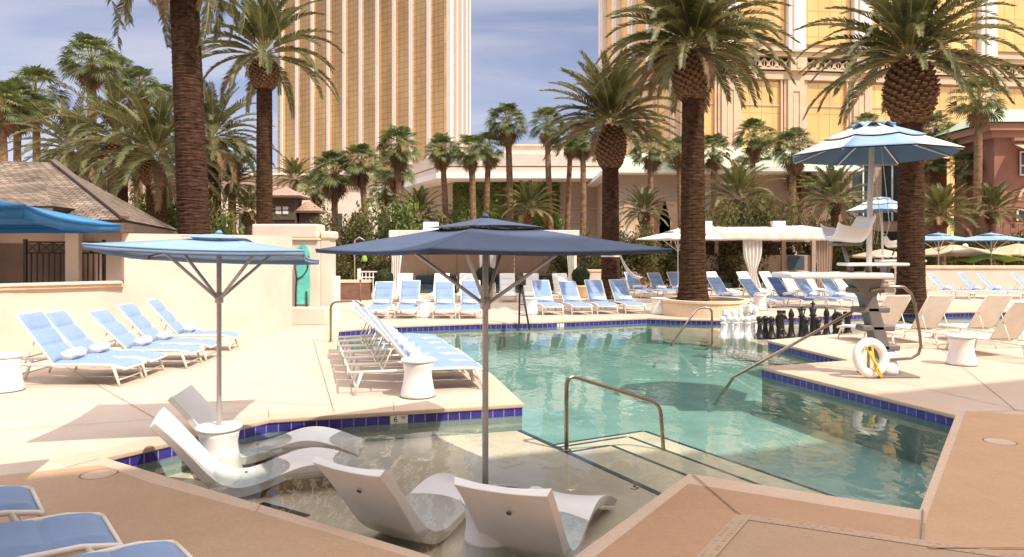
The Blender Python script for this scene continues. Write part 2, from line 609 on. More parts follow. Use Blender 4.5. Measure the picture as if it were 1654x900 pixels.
# tile band + plaster wall
mb = MB()
s = 0
tb = offset(pool, -.004)
for i in range(n):
    j = (i + 1) % n
    L = (pool[j] - pool[i]).length
    a, b = tb[i], tb[j]
    mb.add([(a.x, a.y, -.05), (b.x, b.y, -.05), (b.x, b.y, -.165), (a.x, a.y, -.165)], [(0, 1, 2, 3)], 0, False, [[(s, .115), (s + L, .115), (s + L, 0), (s, 0)]])
    s += L
struct(mb.build('waterline_tiles', M['tile']))
mb = MB()
for i in range(n):
    j = (i + 1) % n
    a, b = pool[i], pool[j]
    mb.add([(a.x, a.y, -.03), (b.x, b.y, -.03), (b.x, b.y, -1.6), (a.x, a.y, -1.6)], [(0, 1, 2, 3)])
struct(mb.build('pool_wall', M['plaster']))
FLOOR = -.78
SHELF = -.36
struct(MB().prism(offset(pool, .05), FLOOR - .1, FLOOR, sides=False, bottom=False).build('pool_floor', M['plaster']))
# sun shelf (the shallow ledge with the in-water loungers)
A, B, Cc = P(163, 740), P(434, 677), P(843, 652)
Dv = P(1064, 795, SHELF)
div0, div1 = Vector((Cc.x, Cc.y)), Vector((Dv.x, Dv.y))
dd = (div1 - div0).normalized()
div1 = div0 + dd * ((div1 - div0).length + .35)
N1, N2 = P(742, 915), P(905, 920)
shelf = [Vector((p.x, p.y)) for p in (A, B, Cc)] + [div1] + [Vector((p.x, p.y)) for p in (N2, N1)]
struct(MB().prism(shelf, FLOOR, SHELF).build('sun_shelf', M['shelf']))
# broad steps off the shelf
pd = Vector((-dd.y, dd.x))
if pd.x < 0:
    pd = -pd
for k, (w, z, a0, a1) in enumerate(((.8, -.46, .9, 2.9), (1.5, -.56, .35, 3.3), (2.15, -.66, -.1, 3.6))):
    q = [div0 + dd * a0, div0 + dd * a0 + pd * w, div0 + dd * a1 + pd * w, div0 + dd * a1]
    struct(MB().prism(q, FLOOR - .02 - k * .01, z).build('pool_step', M['shelf']))
    e = .05
    mb = MB()
    for p0, p1 in ((q[0], q[1]), (q[1], q[2]), (q[2], q[3])):
        d = (p1 - p0).normalized()
        nn = Vector((-d.y, d.x))
        mb.prism([p0 + nn * 0, p1 + nn * 0, p1 + nn * e, p0 + nn * e], z + .002, z + .006)
    struct(mb.build('step_edge_tiles', M['tileline']))
mb = MB()
mb.prism([div0, div1, div1 - pd * .07, div0 - pd * .07], SHELF + .002, SHELF + .006)
a, b = P(418, 815, SHELF), P(494, 836, SHELF)
d = (Vector((b.x, b.y)) - Vector((a.x, a.y))).normalized()
nn = Vector((-d.y, d.x))
a2, b2 = Vector((a.x, a.y)), Vector((b.x, b.y))
mb.prism([a2, b2, b2 + nn * .06, a2 + nn * .06], SHELF + .002, SHELF + .006)
struct(mb.build('shelf_edge_tiles', M['tileline']))
# chess shelf in the far corner
ch = [P(1120, 524, -.3), P(1232, 560, -.3), P(1375, 556, -.3), P(1500, 532, -.3), P(1420, 512, -.3), P(1180, 520, -.3)]
ch = [Vector((p.x, p.y)) for p in ch]
struct(MB().prism(ch, FLOOR - .03, -.26).build('chess_shelf', M['shelf']))
struct(MB().prism(offset(pool, .02), -1.5, WZ).build('pool_water', M['water']))
# walkway in the foreground: slabs with warm shade in their colour, mosaic border, inlay, joints
T3, E3, K3 = P(1115, 767), P(1490, 826), P(1547, 671)


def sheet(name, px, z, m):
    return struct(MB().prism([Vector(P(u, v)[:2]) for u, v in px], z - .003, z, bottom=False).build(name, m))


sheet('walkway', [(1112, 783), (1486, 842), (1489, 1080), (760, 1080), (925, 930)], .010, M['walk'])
sheet('side_walk', [(1560, 665), (1900, 690), (1900, 1100), (1492, 1100), (1494, 846)], .012, M['walk2'])  # shade-toned sheet, upper edge laid along the shade line on the deck
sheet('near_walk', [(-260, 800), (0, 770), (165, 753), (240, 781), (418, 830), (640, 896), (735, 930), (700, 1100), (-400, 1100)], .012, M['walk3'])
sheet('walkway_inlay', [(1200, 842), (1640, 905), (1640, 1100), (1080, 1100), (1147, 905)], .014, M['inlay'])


def strip(pa, pb, w, z, m, name, uv=False):
    a, b = P(*pa), P(*pb)
    a, b = Vector((a.x, a.y)), Vector((b.x, b.y))
    d = (b - a)
    L = d.length
    d.normalize()
    nn = Vector((-d.y, d.x)) * w / 2
    vs = [(*(a - nn), z), (*(b - nn), z), (*(b + nn), z), (*(a + nn), z)]
    return MB().add(vs, [(0, 1, 2, 3)], 0, False, [[(0, 0), (L, 0), (L, w), (0, w)]])


for pa, pb in (((1200, 838), (1700, 912)), ((1202, 836), (1090, 960))):
    struct(strip(pa, pb, .11, .018 + .002 * (pa[0] == 1202), None, '').build('mosaic_border', M['mosaic']))
mb = MB()
for pa, pb in (((1118, 769), (1196, 836)), ((1490, 827), (1488, 872)), ((1498, 890), (1900, 890))):
    q = strip(pa, pb, .012, .022, None, '')
    mb.add(q.v, q.f)
struct(mb.build('paving_joints', M['joint']))
mb = MB()
for pa, pb in (((0, 696), (385, 668)), ((60, 540), (560, 556)), ((434, 676), (434, 664)), ((636, 664), (636, 651)), ((0, 640), (548, 655)), ((1552, 667), (1760, 660)), ((1400, 606), (1760, 690)), ((1380, 560), (1760, 600)), ((300, 705), (60, 566)), ((540, 668), (505, 548)), ((0, 596), (410, 574)), ((1640, 663), (1500, 548)), ((160, 742), (-60, 800)), ((420, 818), (330, 960)), ((1552, 760), (1900, 775)), ((560, 520), (1100, 507)), ((700, 512), (690, 490)), ((850, 511), (845, 488)), ((1000, 505), (990, 486))):
    q = strip(pa, pb, .008, .0085, None, '')
    mb.add(q.v, q.f)
struct(mb.build('deck_joints', M['joint']))
for (u, v), lab in (((1615, 715), 'round skimmer lid set in the deck right of the pool corner'), ((160, 768), 'round skimmer lid in the deck left of the sun shelf')):
    p = P(u, v)
    root = thing('skimmer_lid', lab, 'deck lid', (p.x, p.y, .006))
    MB().lathe([(.145, 0), (.145, .006), (.14, .008), (0, .008)], 32).build('lid', M['coping'], root)
    MB().lathe([(.149, 0), (.156, 0), (.156, .006), (.149, .006), (.149, 0)], 32, cap=False).build('ring', M['walk3'], root)

exec_parts = []


def text_mesh(txt, size, depth=.001):
    cu = bpy.data.curves.new('numeral', 'FONT')
    cu.body = txt
    cu.size = size
    cu.align_x = 'CENTER'
    cu.align_y = 'CENTER'
    cu.extrude = depth
    o = bpy.data.objects.new('numeral', cu)
    C.objects.link(o)
    dg = bpy.context.evaluated_depsgraph_get()
    me = bpy.data.meshes.new_from_object(o.evaluated_get(dg))
    bpy.data.objects.remove(o)
    me.materials.clear()
    me.materials.append(M['ink'])
    return me


# depth marker tiles on the waterline and the numeral on the shelf
def marker(u, v, vseg, label, big_, small):
    """a white marker tile set on the tile band, facing the pool"""
    a, b = vseg
    d = (b - a).normalized()
    p = P(u, v)
    q = a + d * (Vector((p.x, p.y)) - a).dot(d)
    nn = Vector((d.y, -d.x))
    if nn.dot(Vector((0, 0)) - q) < 0:
        nn = -nn
    ang = math.atan2(nn.y, nn.x) + PI / 2
    root = thing('depth_marker', label, 'depth marker', (q.x + nn.x * .006, q.y + nn.y * .006, -.105), ang)
    MB().box(-.11, .11, -.004, .004, -.056, .056).build('tile', M['markertile'], root, bevel=.002)
    me = text_mesh(big_, .11)
    o = put('numeral', me, root, (-.045, -.0055, 0))
    o.rotation_euler = (PI / 2, 0, 0)
    if small:
        o = put('unit', text_mesh(small, .05), root, (.055, -.0055, .02))
        o.rotation_euler = (PI / 2, 0, 0)


marker(645, 665, (Vector((B.x, B.y)), Vector((Cc.x, Cc.y))), 'white depth tile reading 6 IN on the cobalt tile band by the white drum', '6', 'IN')
marker(905, 519, (Vector(P(870, 520.5)[:2]), Vector(P(960, 517)[:2])), 'small white depth tile on the far pool edge before the blue loungers', '5', 'FT')
p = P(1028, 787, SHELF)
o = put('shelf_numeral', text_mesh('5', .22), None, (p.x, p.y, SHELF + .003), R(150))
tag(o, 'black numeral 5 laid in the shelf floor beside the dark tile line', 'numeral')


# ------------------------------------------------------------------ sun loungers
def pad_mesh(p0, p1, w, fab, quilt=3, t=.045, droop=0.0):
    """quilted sling pad between two profile points (x, z)"""
    mb = MB()
    p0, p1 = Vector((p0[0], 0, p0[1])), Vector((p1[0], 0, p1[1]))
    d = (p1 - p0)
    up = Vector((-d.z, 0, d.x)).normalized()
    if up.z < 0:
        up = -up

    def top(a, b):
        y = (b - .5) * w
        q = abs(math.sin(a * PI * quilt)) ** .35
        ey = min(1, (1 - abs(2 * b - 1)) * 7) ** .6
        ex = min(1, min(a, 1 - a) * 25) ** .6
        h = .006 + t * (.45 + .55 * q) * ey * ex
        sag = -.02 * math.sin(a * PI) * (1 - (2 * b - 1) ** 2)
        zz = -droop * a ** 3
        return p0 + d * a + Vector((0, y, 0)) + up * (h + sag) + Vector((0, 0, zz))

    def bot(a, b):
        return p0 + d * a + Vector((0, (b - .5) * w, 0)) + up * (-.008 - .02 * math.sin(a * PI) * (1 - (2 * b - 1) ** 2)) + Vector((0, 0, -droop * a ** 3))
    mb.grid(top, 36, 12, 0, True, flip=False)
    mb.grid(bot, 12, 4, 0, True, flip=True)
    nu, nv = 36, 12
    me = mb.mesh('pad', fab)
    return me


HINGE = (-.08, .335)
BL = .93


def make_lounger(name, label, fab, ang, group, raised=True):
    t = thing(name, label, 'sun lounger', (0, 0, 0), 0, group)
    fr, W = M['frame'], .32
    for s_ in (-1, 1):
        MB().tube([(-1.0, s_ * W, .325), (-.4, s_ * W, .325), (.45, s_ * W, .325), (.8, s_ * W, .315), (.98, s_ * W, .275), (1.01, s_ * W, .255)], .021, 8).build('side_rail', fr, t)
    for x, z in ((-1.0, .325), (1.01, .258), (-.1, .31), (.5, .31)):
        MB().tube([(x, -W, z), (x, W, z)], .017, 8).build('crossbar', fr, t)
    for x0, x1 in ((.83, .95), (-.82, -.92)):
        for s_ in (-1, 1):
            MB().tube([(x0, s_ * W, .315), ((x0 + x1) / 2, s_ * (W + .015), .17), (x1, s_ * (W + .02), .0)], [.024, .022, .019], 8).build('leg', fr, t)
    for x in (.93, -.905):
        MB().tube([(x, -W - .015, .10), (x, W + .015, .10)], .012, 6).build('stretcher', fr, t)
    ca, sa = math.cos(ang), math.sin(ang)
    hx, hz = HINGE
    tx, tz = hx - BL * ca, hz + BL * sa
    mb = MB()
    for s_ in (-1, 1):
        mb.tube([(hx, s_ * (W - .02), hz), (tx, s_ * (W - .02), tz)], .019, 8)
    mb.tube([(tx, -W + .02, tz), (tx, W - .02, tz)], .019, 8)
    mb.build('back_frame', fr, t)
    mb = MB()
    mx_, mz_ = hx - BL * .5 * ca, hz + BL * .5 * sa
    for s_ in (-1, 1):
        mb.tube([(mx_, s_ * (W - .05), mz_), (mx_ - .16, s_ * (W - .05), .33)], .012, 6)
    mb.tube([(mx_ - .16, -W + .05, .33), (mx_ - .16, W - .05, .33)], .012, 6)
    mb.build('back_prop', fr, t)
    put('seat_pad', pad_mesh((hx + .02, hz), (.99, .325), .585, fab, 3, .05, .06), t)
    put('back_pad', pad_mesh((hx - .02 * ca, hz + .02 * sa), (tx, tz), .585, fab, 3, .045), t)
    return t


def make_towel(label, group):
    mb = MB()
    rng = random.Random(5)

    def fn(a, b):
        th = a * 2 * PI
        y = (b - .5) * .50
        r = .080 + .006 * math.sin(3 * th + b * 5) + .004 * math.sin(b * 23)
        if b in (0.0, 1.0):
            r = 0
        elif b < .08 or b > .92:
            r *= .93
        return (r * 1.25 * math.cos(th), y, .070 + r * math.sin(th))
    mb.grid(fn, 18, 14, 0, True)
    return tag(mb.build('rolled_towel', M['towel']), label, 'towel', group)


def place_towel(proto, used, lx, ly, lrz, label, x=.1, dy=0.0):
    o = proto if not used else proto.copy()
    if used:
        C.objects.link(o)
    c, s_ = math.cos(lrz), math.sin(lrz)
    o.location = (lx + x * c - dy * s_, ly + x * s_ + dy * c, .375)
    o.rotation_euler = (0, 0, lrz + R(6))
    o['label'] = label
    return o


blue0 = make_lounger('sun_lounger', 'x x x x', M['fabric_blue'], R(49), 'blue sun loungers')
blue1 = make_lounger('sun_lounger', 'x x x x', M['fabric_blue'], R(44), 'blue sun loungers')
blue2 = make_lounger('sun_lounger', 'x x x x', M['fabric_blue'], R(53), 'blue sun loungers')
white0 = make_lounger('padded_lounger', 'x x x x', M['fabric_white'], R(54), 'white padded loungers')
shade0 = make_lounger('shaded_lounger', 'x x x x', M['fabric_deep'], R(50), 'blue sun loungers')
towel0 = make_towel('x x x x', 'rolled white towels')
used = {}
ntow = 0
nlo = 0


def lounger(proto, x, y, rz, label, group, tow=None, tx=.06):
    global ntow, nlo
    nlo += 1
    if proto is blue0:
        proto = (blue0, blue2, blue0, blue1, blue0, blue0, blue2)[nlo % 7]
    rz += R(1.6) * math.sin(nlo * 4.1)
    k = proto.name
    if k in used:
        o = clone(proto, (x, y, 0.006 if False else 0), rz, label, group)
    else:
        used[k] = 1
        o = proto
        o.location = (x, y, 0)
        o.rotation_euler = (0, 0, rz)
        o['label'] = label
        o['group'] = group
    if tow:
        place_towel(towel0, ntow > 0, x, y, rz, tow, tx)
        ntow += 1
    return o


def row(proto, pts, labels, group, tow=None):
    for i, (x, y, rz) in enumerate(pts):
        lounger(proto, x, y, rz, labels[i], group, (tow % labels[i].split(',')[0][:0] if False else tow[i]) if tow else None)


ordn = ['nearest', 'second', 'third', 'fourth', 'fifth', 'sixth']
# five along the curved cream wall
pos = [(-6.85, 11.07, R(2)), (-6.85, 11.76, R(3)), (-6.63, 12.70, R(4)), (-6.66, 13.75, R(6)), (-6.72, 14.75, R(8))]
pos = [(-6.87, 11.07, R(2)), (-6.87, 11.76, R(3)), (-6.60, 12.62, R(4)), (-6.62, 13.45, R(5)), (-6.72, 14.7, R(7))]
g = 'blue loungers along the curved cream wall'
lab = ['blue lounger nearest the white drum in the row along the curved cream wall', 'second blue lounger from the white drum along the curved cream wall',
       'middle blue lounger of the five along the curved cream wall', 'fourth blue lounger from the white drum along the curved cream wall', 'farthest blue lounger of the row along the curved cream wall']
for i, (x, y, rz) in enumerate(pos):
    lounger(blue0, x, y, rz, lab[i], g, 'rolled towel on the ' + lab[i].replace(' in the row along the curved cream wall', ' by the cream wall').replace('of the five along', 'by').replace(' along the curved', ' by the').replace('of the row by', 'by'))
# six side by side on the tongue of deck
g = 'loungers side by side on the deck tongue'
for i in range(6):
    w = ['lounger nearest the white drum on the deck tongue between the pools', 'second lounger from the white drum on the deck tongue', 'third lounger from the white drum on the deck tongue',
         'fourth lounger from the white drum on the deck tongue', 'second farthest lounger on the deck tongue beside the pool', 'farthest lounger on the deck tongue beside the pool'][i]
    x, y = -1.42 - .205 * i, 10.62 + .71 * i
    lounger(blue0, x, y, R(15), w, g, 'rolled towel on the ' + w.replace(' between the pools', '').replace(' beside the pool', ''), .03)
# far pool edge, left of the navy umbrella pole: four; right of it: four
g = 'blue loungers facing the pool across its far edge'
d4 = ['far blue lounger beside the wooden post, left end of the row', 'far blue lounger left of the small drum table, second from the post', 'far blue lounger right of the small drum table', 'far blue lounger nearest behind the navy umbrella pole']
for i, u in enumerate((607, 653, 713, 757)):
    x = X(u, 21.4)
    lounger(blue0, x, 22.35, R(-88 + i), d4[i], g, 'rolled towel on the ' + d4[i].split(',')[0])
d4 = ['far blue lounger right beside the pool ladder, left end of its four', 'far blue lounger second to the right of the pool ladder', 'far blue lounger third to the right of the pool ladder', 'far blue lounger beside the planter wall, right end of its four']
for i, (u, y) in enumerate(((893, 22.6), (940, 22.7), (983, 22.9), (1026, 23.1))):
    a = R(-78)
    lounger(blue0, X(u, y) - .95 * math.cos(a), y - .95 * math.sin(a), a, d4[i], g, 'rolled towel on the ' + d4[i].split(',')[0])
# second rank
g = 'blue loungers of the second rank before the pale umbrella'
d4 = ['second rank blue lounger nearest the cream planter box', 'second rank blue lounger in the middle before the pale umbrella', 'second rank blue lounger half behind the large palm trunk']
for i, u in enumerate((1046, 1085, 1118)):
    a = R(-72)
    y = 30.6
    lounger(blue0, X(u, y) - .95 * math.cos(a), y - .95 * math.sin(a), a, d4[i], g, 'rolled towel on the ' + d4[i])
# behind the chess pieces
g = 'loungers behind the giant chess pieces'
d4 = ['blue lounger behind the white chess pieces, right of the palm planter', 'half shaded blue lounger behind the first black chess pieces', 'deep blue shaded lounger behind the black chess pieces',
      'blue lounger behind the tall black king', 'blue lounger behind the life guard platform']
for i, u in enumerate((1203, 1258, 1305, 1349, 1391)):
    a = R(-64)
    y = 25.4
    lounger(shade0 if i == 2 else blue0, X(u, y) - .95 * math.cos(a), y - .95 * math.sin(a), a, d4[i], g, 'rolled towel on the ' + d4[i].split(',')[0])
g = 'white loungers before the right cabana'
d4 = ['white lounger right beside the large palm trunk', 'white lounger before the tied cabana curtain, left one', 'white lounger before the tied cabana curtain, right one', 'white lounger behind the shaded deep blue lounger', 'white lounger before the slate screen of the cabana', 'white lounger at the right end of the cabana']
for i, u in enumerate((1146, 1196, 1232, 1264, 1296, 1346)):
    a = R(-66)
    y = 32.2
    lounger(white0, X(u, y) + .7 * math.cos(a), y + .7 * math.sin(a), a, d4[i], g)
g = 'white loungers before the left cabana'
d4 = ['white lounger beside the left cabana curtain', 'white lounger before the slate sofa of the left cabana', 'white lounger left of the navy umbrella pole by the cabana', 'white lounger right of the navy umbrella pole by the cabana', 'white lounger behind the pool ladder', 'white lounger beside the right post of the left cabana']
for i, u in enumerate((656, 714, 755, 820, 857, 903)):
    a = R(-90 + (8 if i == 5 else 0))
    y = 29.9
    lounger(white0, X(u, y) + .7 * math.cos(a), y + .7 * math.sin(a), a, d4[i], g)
# far right before the low wall
g = 'blue loungers before the low wall on the right'
d4 = ['blue lounger beside the thick palm trunk, before the low wall', 'blue lounger left of the pair before the low wall', 'blue lounger right of the pair before the low wall', 'blue lounger under the right hand umbrella before the low wall', 'blue lounger cut by the right frame edge before the low wall']
for i, u in enumerate((1500, 1547, 1579, 1632, 1664)):
    a = R(-48)
    y = 31.3
    lounger(blue0, X(u, y) + .7 * math.cos(a), y + .7 * math.sin(a), a, d4[i], g, 'rolled towel on the ' + d4[i].split(',')[0])
# white backs seen from behind on the right deck
g = 'white loungers seen from behind on the right deck'
d4 = ['white lounger seen from behind through the life guard handrail', 'white lounger seen from behind, just left of the white drum', 'white lounger seen from behind, just right of the white drum', 'nearest white lounger seen from behind at the right frame edge']
for i, (u, y) in enumerate(((1453, 15.1), (1523, 15.1), (1618, 15.2), (1662, 13.2))):
    a = R(99)
    lounger(white0, X(u, y) + .66 * math.cos(a), y + .66 * math.sin(a), a, d4[i], g)
# three in the near left corner
g = 'blue loungers in the near left corner'
d4 = ['near blue lounger at the left frame edge, farthest of three', 'near blue lounger at the left frame edge, middle of three', 'nearest blue lounger cut by the bottom frame edge']
for i, (x, y) in enumerate(((-4.17, 4.44), (-3.34, 3.91), (-2.59, 3.43))):
    lounger(blue0, x, y, R(40), d4[i], g)


# ------------------------------------------------------------------ in-water loungers (one moulded shell each)
def make_shell():
    prof = [(-.93, .80), (-.80, .66), (-.62, .44), (-.46, .25), (-.32, .14), (-.16, .10), (.02, .125), (.22, .19), (.40, .24), (.55, .25), (.70, .225), (.86, .17), (1.02, .10), (1.08, .07)]
    # smooth the profile with a Catmull-Rom spline
    pts = []
    n_ = len(prof)
    for i in range(n_ - 1):
        p0, p1, p2, p3 = [Vector(prof[min(max(k, 0), n_ - 1)]) for k in (i - 1, i, i + 1, i + 2)]
        for k in range(6):
            t = k / 6
            pts.append(.5 * ((2 * p1) + (-p0 + p2) * t + (2 * p0 - 5 * p1 + 4 * p2 - p3) * t * t + (-p0 + 3 * p1 - 3 * p2 + p3) * t ** 3))
    pts.append(Vector(prof[-1]))
    m_ = len(pts)
    mb = MB()
    th = []
    for i in range(m_):
        a = i / (m_ - 1)
        th.append(.048 + .038 * math.exp(-((a - .33) / .16) ** 2) + .03 * math.exp(-((a - .72) / .15) ** 2))
    NW = 14
    tops, bots = [], []
    for i in range(m_):
        d = (pts[min(i + 1, m_ - 1)] - pts[max(i - 1, 0)]).normalized()
        nr = Vector((-d.y, d.x))
        a = i / (m_ - 1)
        w = .36 - .035 * math.sin(a * PI)
        tr, brw = [], []
        for j in range(NW + 1):
            b = 2 * j / NW - 1
            dish = .035 * b * b
            p = pts[i] + nr * dish
            q = pts[i] - nr * (th[i] - .5 * dish)
            tr.append((p.x, b * w, p.y))
            brw.append((q.x, b * w * (1 - .05), q.y))
        tops.append(tr)
        bots.append(brw)
    vs = [p for r in tops for p in r] + [p for r in bots for p in r]
    K = NW + 1
    o = m_ * K
    fs = []
    for i in range(m_ - 1):
        for j in range(NW):
            a = i * K + j
            fs.append((a, a + K, a + K + 1, a + 1))
            fs.append((o + a, o + a + 1, o + a + K + 1, o + a + K))
        a = i * K
        fs.append((a, o + a, o + a + K, a + K))
        a = i * K + NW
        fs.append((a, a + K, o + a + K, o + a))
    for j in range(NW):
        fs.append((j, j + 1, o + j + 1, o + j))
        a = (m_ - 1) * K + j
        fs.append((a, o + a, o + a + 1, a + 1))
    mb.add(vs, fs, 0, True)
    me = mb.mesh('shell', M['resin'])
    me.set_sharp_from_angle(angle=R(45))
    return me


shell_me = make_shell()


def shell_lounger(x, y, rz, label):
    t = thing('water_lounger', label, 'in-water lounger', (x, y, SHELF), rz, 'white moulded loungers standing in the sun shelf')
    o = put('shell', shell_me, t)
    b = o.modifiers.new('bevel', 'BEVEL')
    b.width = .016
    b.segments = 3
    b.limit_method = 'ANGLE'
    b.angle_limit = R(50)
    MB().lathe([(.0, 0), (.016, 0), (.016, .006), (0, .008)], 12, (0, 0, 0)).build('drain_plug', M['resin_edge'], t, (-.12, .22, .118))
    o = MB().lathe([(0, 0), (.018, 0), (.018, .012), (0, .014)], 12).build('back_plug', M['resin_edge'], t, (-.82, -.02, .585))
    o.rotation_euler = (0, R(180 + 36), 0)
    return t


for px, py, a, lab in ((-2.56, 7.2, 20, 'white in-water lounger before the pool table, in half shade of the navy umbrella'), (-2.86, 8.22, 8, 'bright white in-water lounger behind the pool table, nearest the deck'),
                       (-.75, 6.12, 58.5, 'white in-water lounger seen from behind, left one of the nearest pair'), (.255, 5.73, 69, 'white in-water lounger seen from behind, right one of the nearest pair')):
    shell_lounger(px, py, R(a), lab)


# ------------------------------------------------------------------ drum side tables
def make_drum(label, group):
    t = thing('drum_table', label, 'side table', (0, 0, 0), 0, group)
    MB().lathe([(.235, 0), (.245, .012), (.240, .05), (.215, .16), (.196, .28), (.192, .34), (.205, .43), (.222, .485)], 40).build('body', M['resin'], t)
    MB().lathe([(.222, .487), (.236, .495), (.240, .510), (.235, .522), (.222, .528), (0, .530)], 40).build('top', M['resin'], t)
    MB().lathe([(.232, .0), (.25, .0), (.25, .008), (.232, .008), (.232, 0)], 40, cap=False).build('foot_ring', M['resin_edge'], t)
    return t


drum = make_drum('white waisted drum table before the loungers on the deck tongue', 'white drum tables')
p = P(675, 640)
drum.location = (p.x, p.y, .004)
for (x, y, z), lab in (((-7.42, 10.42, .004), 'white waisted drum table at the left frame edge beside the loungers'), ((*P(1553, 589)[:2], .004), 'white waisted drum table on the right deck between white lounger backs'),
                       ((X(683, 21.9), 21.9, .004), 'small far drum table between two pairs of blue loungers'), ((X(858, 22.9), 22.9, .004), 'small far drum table beside the pool ladder'),
                       ((X(1063, 23.1), 23.1, .004), 'small far drum table beside the planter wall'), ((X(1228, 24.6), 24.6, .004), 'small drum table behind the white chess pieces'),
                       ((-3.16, 7.68, SHELF), 'white drum table in the water with the pale blue umbrella through it'), ((-.16, 5.47, SHELF), 'white drum table in the water between the two nearest loungers')):
    clone(drum, (x, y, z), 0, lab, 'white drum tables')


# ------------------------------------------------------------------ square market umbrellas
def market_umbrella(name, label, loc, rz, side, rim, rise, cloth, pole_m, base_z=0, tilt=(0, 0), group=None, val=.0, strut_z=.52, pr=.026, vent=True, octo=False, panels=None, under=None):
    """pole, hub, ribs, struts, canopy (> vent); rim is the height of the canopy edge over loc"""
    t = thing(name, label, 'umbrella', loc, rz, group)
    top = rim + rise
    MB().tube([(0, 0, base_z), (0, 0, rim - strut_z), (0, 0, top - .02)], pr, 14).build('pole', pole_m, t)
    nseg = 8 if octo else 4
    hd = side / math.sqrt(2) if not octo else side / 2
    cs = [Vector((hd * math.cos(2 * PI * k / nseg + PI / nseg * (1 if not octo else 1)), hd * math.sin(2 * PI * k / nseg + PI / nseg), 0)) for k in range(nseg)]
    T = Matrix.Translation((0, 0, top)) @ Matrix.Rotation(R(tilt[0]), 4, 'X') @ Matrix.Rotation(R(tilt[1]), 4, 'Y')

    def surf(f, a, b, c0, c1):
        # a: 0 apex .. 1 rim; b: along the edge; sags between the ribs
        e = c0.lerp(c1, b)
        p = e * a
        sagb = 4 * b * (1 - b)
        z = -rise * (a ** .92) - .075 * sagb * a * math.sin(a * PI * .9) * f
        pull = 1 - .06 * sagb * a ** 2
        return T @ Vector((p.x * pull, p.y * pull, z))
    mb = MB()
    a0 = .25 if vent else .03
    for k in range(nseg):
        c0, c1 = cs[k], cs[(k + 1) % nseg]
        mi = panels[k % len(panels)] if panels else 0
        mb.grid(lambda i, j: surf(1, a0 + (1 - a0) * i, j, c0, c1), 10, 8, mi, True)
        hem = [surf(1, 1, q / 10, c0, c1) for q in range(11)]
        mb.tube(hem, .009, 5, mi)
        if val:
            mb.grid(lambda i, j: surf(1, 1, j, c0, c1) + Vector((0, 0, -val * i * (1 + .06 * math.sin(j * 19)))), 2, 10, mi, True)
    cl = cloth if isinstance(cloth, (list, tuple)) else [cloth]
    can = mb.build('canopy', cl, t)
    so = can.modifiers.new('thickness', 'SOLIDIFY')
    so.thickness = .004
    so.offset = 1
    if under:
        so.material_offset = len(cl) - 1
    if vent:
        mb = MB()
        for k in range(nseg):
            c0, c1 = cs[k], cs[(k + 1) % nseg]
            mb.grid(lambda i, j: surf(1, .02 + .30 * i, j, c0, c1) + Vector((0, 0, .035 + .05 * i * math.sin(j * PI) * (.6 + .4 * math.sin(k * 2.1)))), 5, 8, 0, True)
        v = mb.build('vent', cl[:1] if not octo else [M['skyblue']], can)
        so = v.modifiers.new('thickness', 'SOLIDIFY')
        so.thickness = .004
    MB().lathe([(pr + .004, -.06), (pr + .02, -.05), (pr + .02, .05), (pr + .004, .06)], 14).build('runner', pole_m, t, (0, 0, rim - strut_z))
    MB().lathe([(.03, 0), (.035, .02), (.02, .035), (0, .04)], 12).build('finial', cl[0], t, T @ Vector((0, 0, .03)))
    for k in range(nseg):
        c = cs[k]
        rb = MB().tube([T @ Vector((c.x * .03, c.y * .03, -.05)), T @ Vector((c.x * .5, c.y * .5, -rise * .53 - .035)), T @ Vector((c.x * .985, c.y * .985, -rise - .012))], .011, 6).build('rib', pole_m, t)
        q = T @ Vector((c.x * .5, c.y * .5, -rise * .53 - .045))
        MB().tube([Vector((c.normalized().x * pr, c.normalized().y * pr, rim - strut_z)), q], .018, 8).build('strut', pole_m, rb)
    return t


navy_w = P(784, 770, WZ)
market_umbrella('market_umbrella', 'large navy blue square umbrella standing in the sun shelf', (navy_w.x, navy_w.y, SHELF), R(-56), 2.50, EYE - SHELF + .01, .28, M['navy'], M['pole'], 0, (0, 0), 'square market umbrellas', .03, .52, .030)
market_umbrella('market_umbrella', 'pale blue square umbrella rising through a table in the water', (-3.16, 7.68, SHELF), R(11), 1.95, EYE - SHELF - .03, .18, M['skyblue'], M['pole'], 0, (-3.6, 1.8), 'square market umbrellas', .05, .48, .026)
market_umbrella('market_umbrella', 'bright azure umbrella entering the frame at the left before the hut', (-3.98, 4.15, 0), R(20), 2.6, 2.26, .30, M['azure'], M['pole'], 0, (0, 0), 'square market umbrellas', .06)
for u, lab in ((1516, 'pale blue umbrella beside the thick palm, behind the low wall'), (1601, 'pale blue umbrella at the far right behind the low wall')):
    y = 34
    market_umbrella('market_umbrella', lab, (X(u, y), y, 0), R(30), 2.6, Z(388, y), .32, M['skyblue'], M['polew'], 0, (0, 0), 'square market umbrellas', .03)
y = 31.5
market_umbrella('market_umbrella', 'white umbrella half behind the large palm before the right cabana', (X(1095, y), y, 0), R(20), 2.7, Z(386, y), .42, M['canvas'], M['polew'], 0, (0, 0), 'square market umbrellas', .03)
y = 33
for u, v0, v1, w, k, lab in ((1540, 411, 395, 4.0, 'tan', 'tan square sunshade behind the low wall beside the thick palm'), (1645, 411, 393, 3.6, 'tan', 'tan square sunshade at the right frame edge behind the low wall'), (1425, 414, 402, 2.4, 'tan', 'small tan sunshade behind the far life guard chair')):
    yy = 36.5
    market_umbrella('sunshade', lab, (X(u, yy), yy, 0), R(10), w, Z(v0, yy), abs(v0 - v1) * yy / F, M[k], M['wood'], 0, (0, 0), 'tan sunshades', .08, .5, .03, False)
# lime arched shade
yy = 34.8
t = thing('arched_shade', 'lime green arched sunshade behind the low wall', 'sunshade', (X(1598, yy), yy, 0))


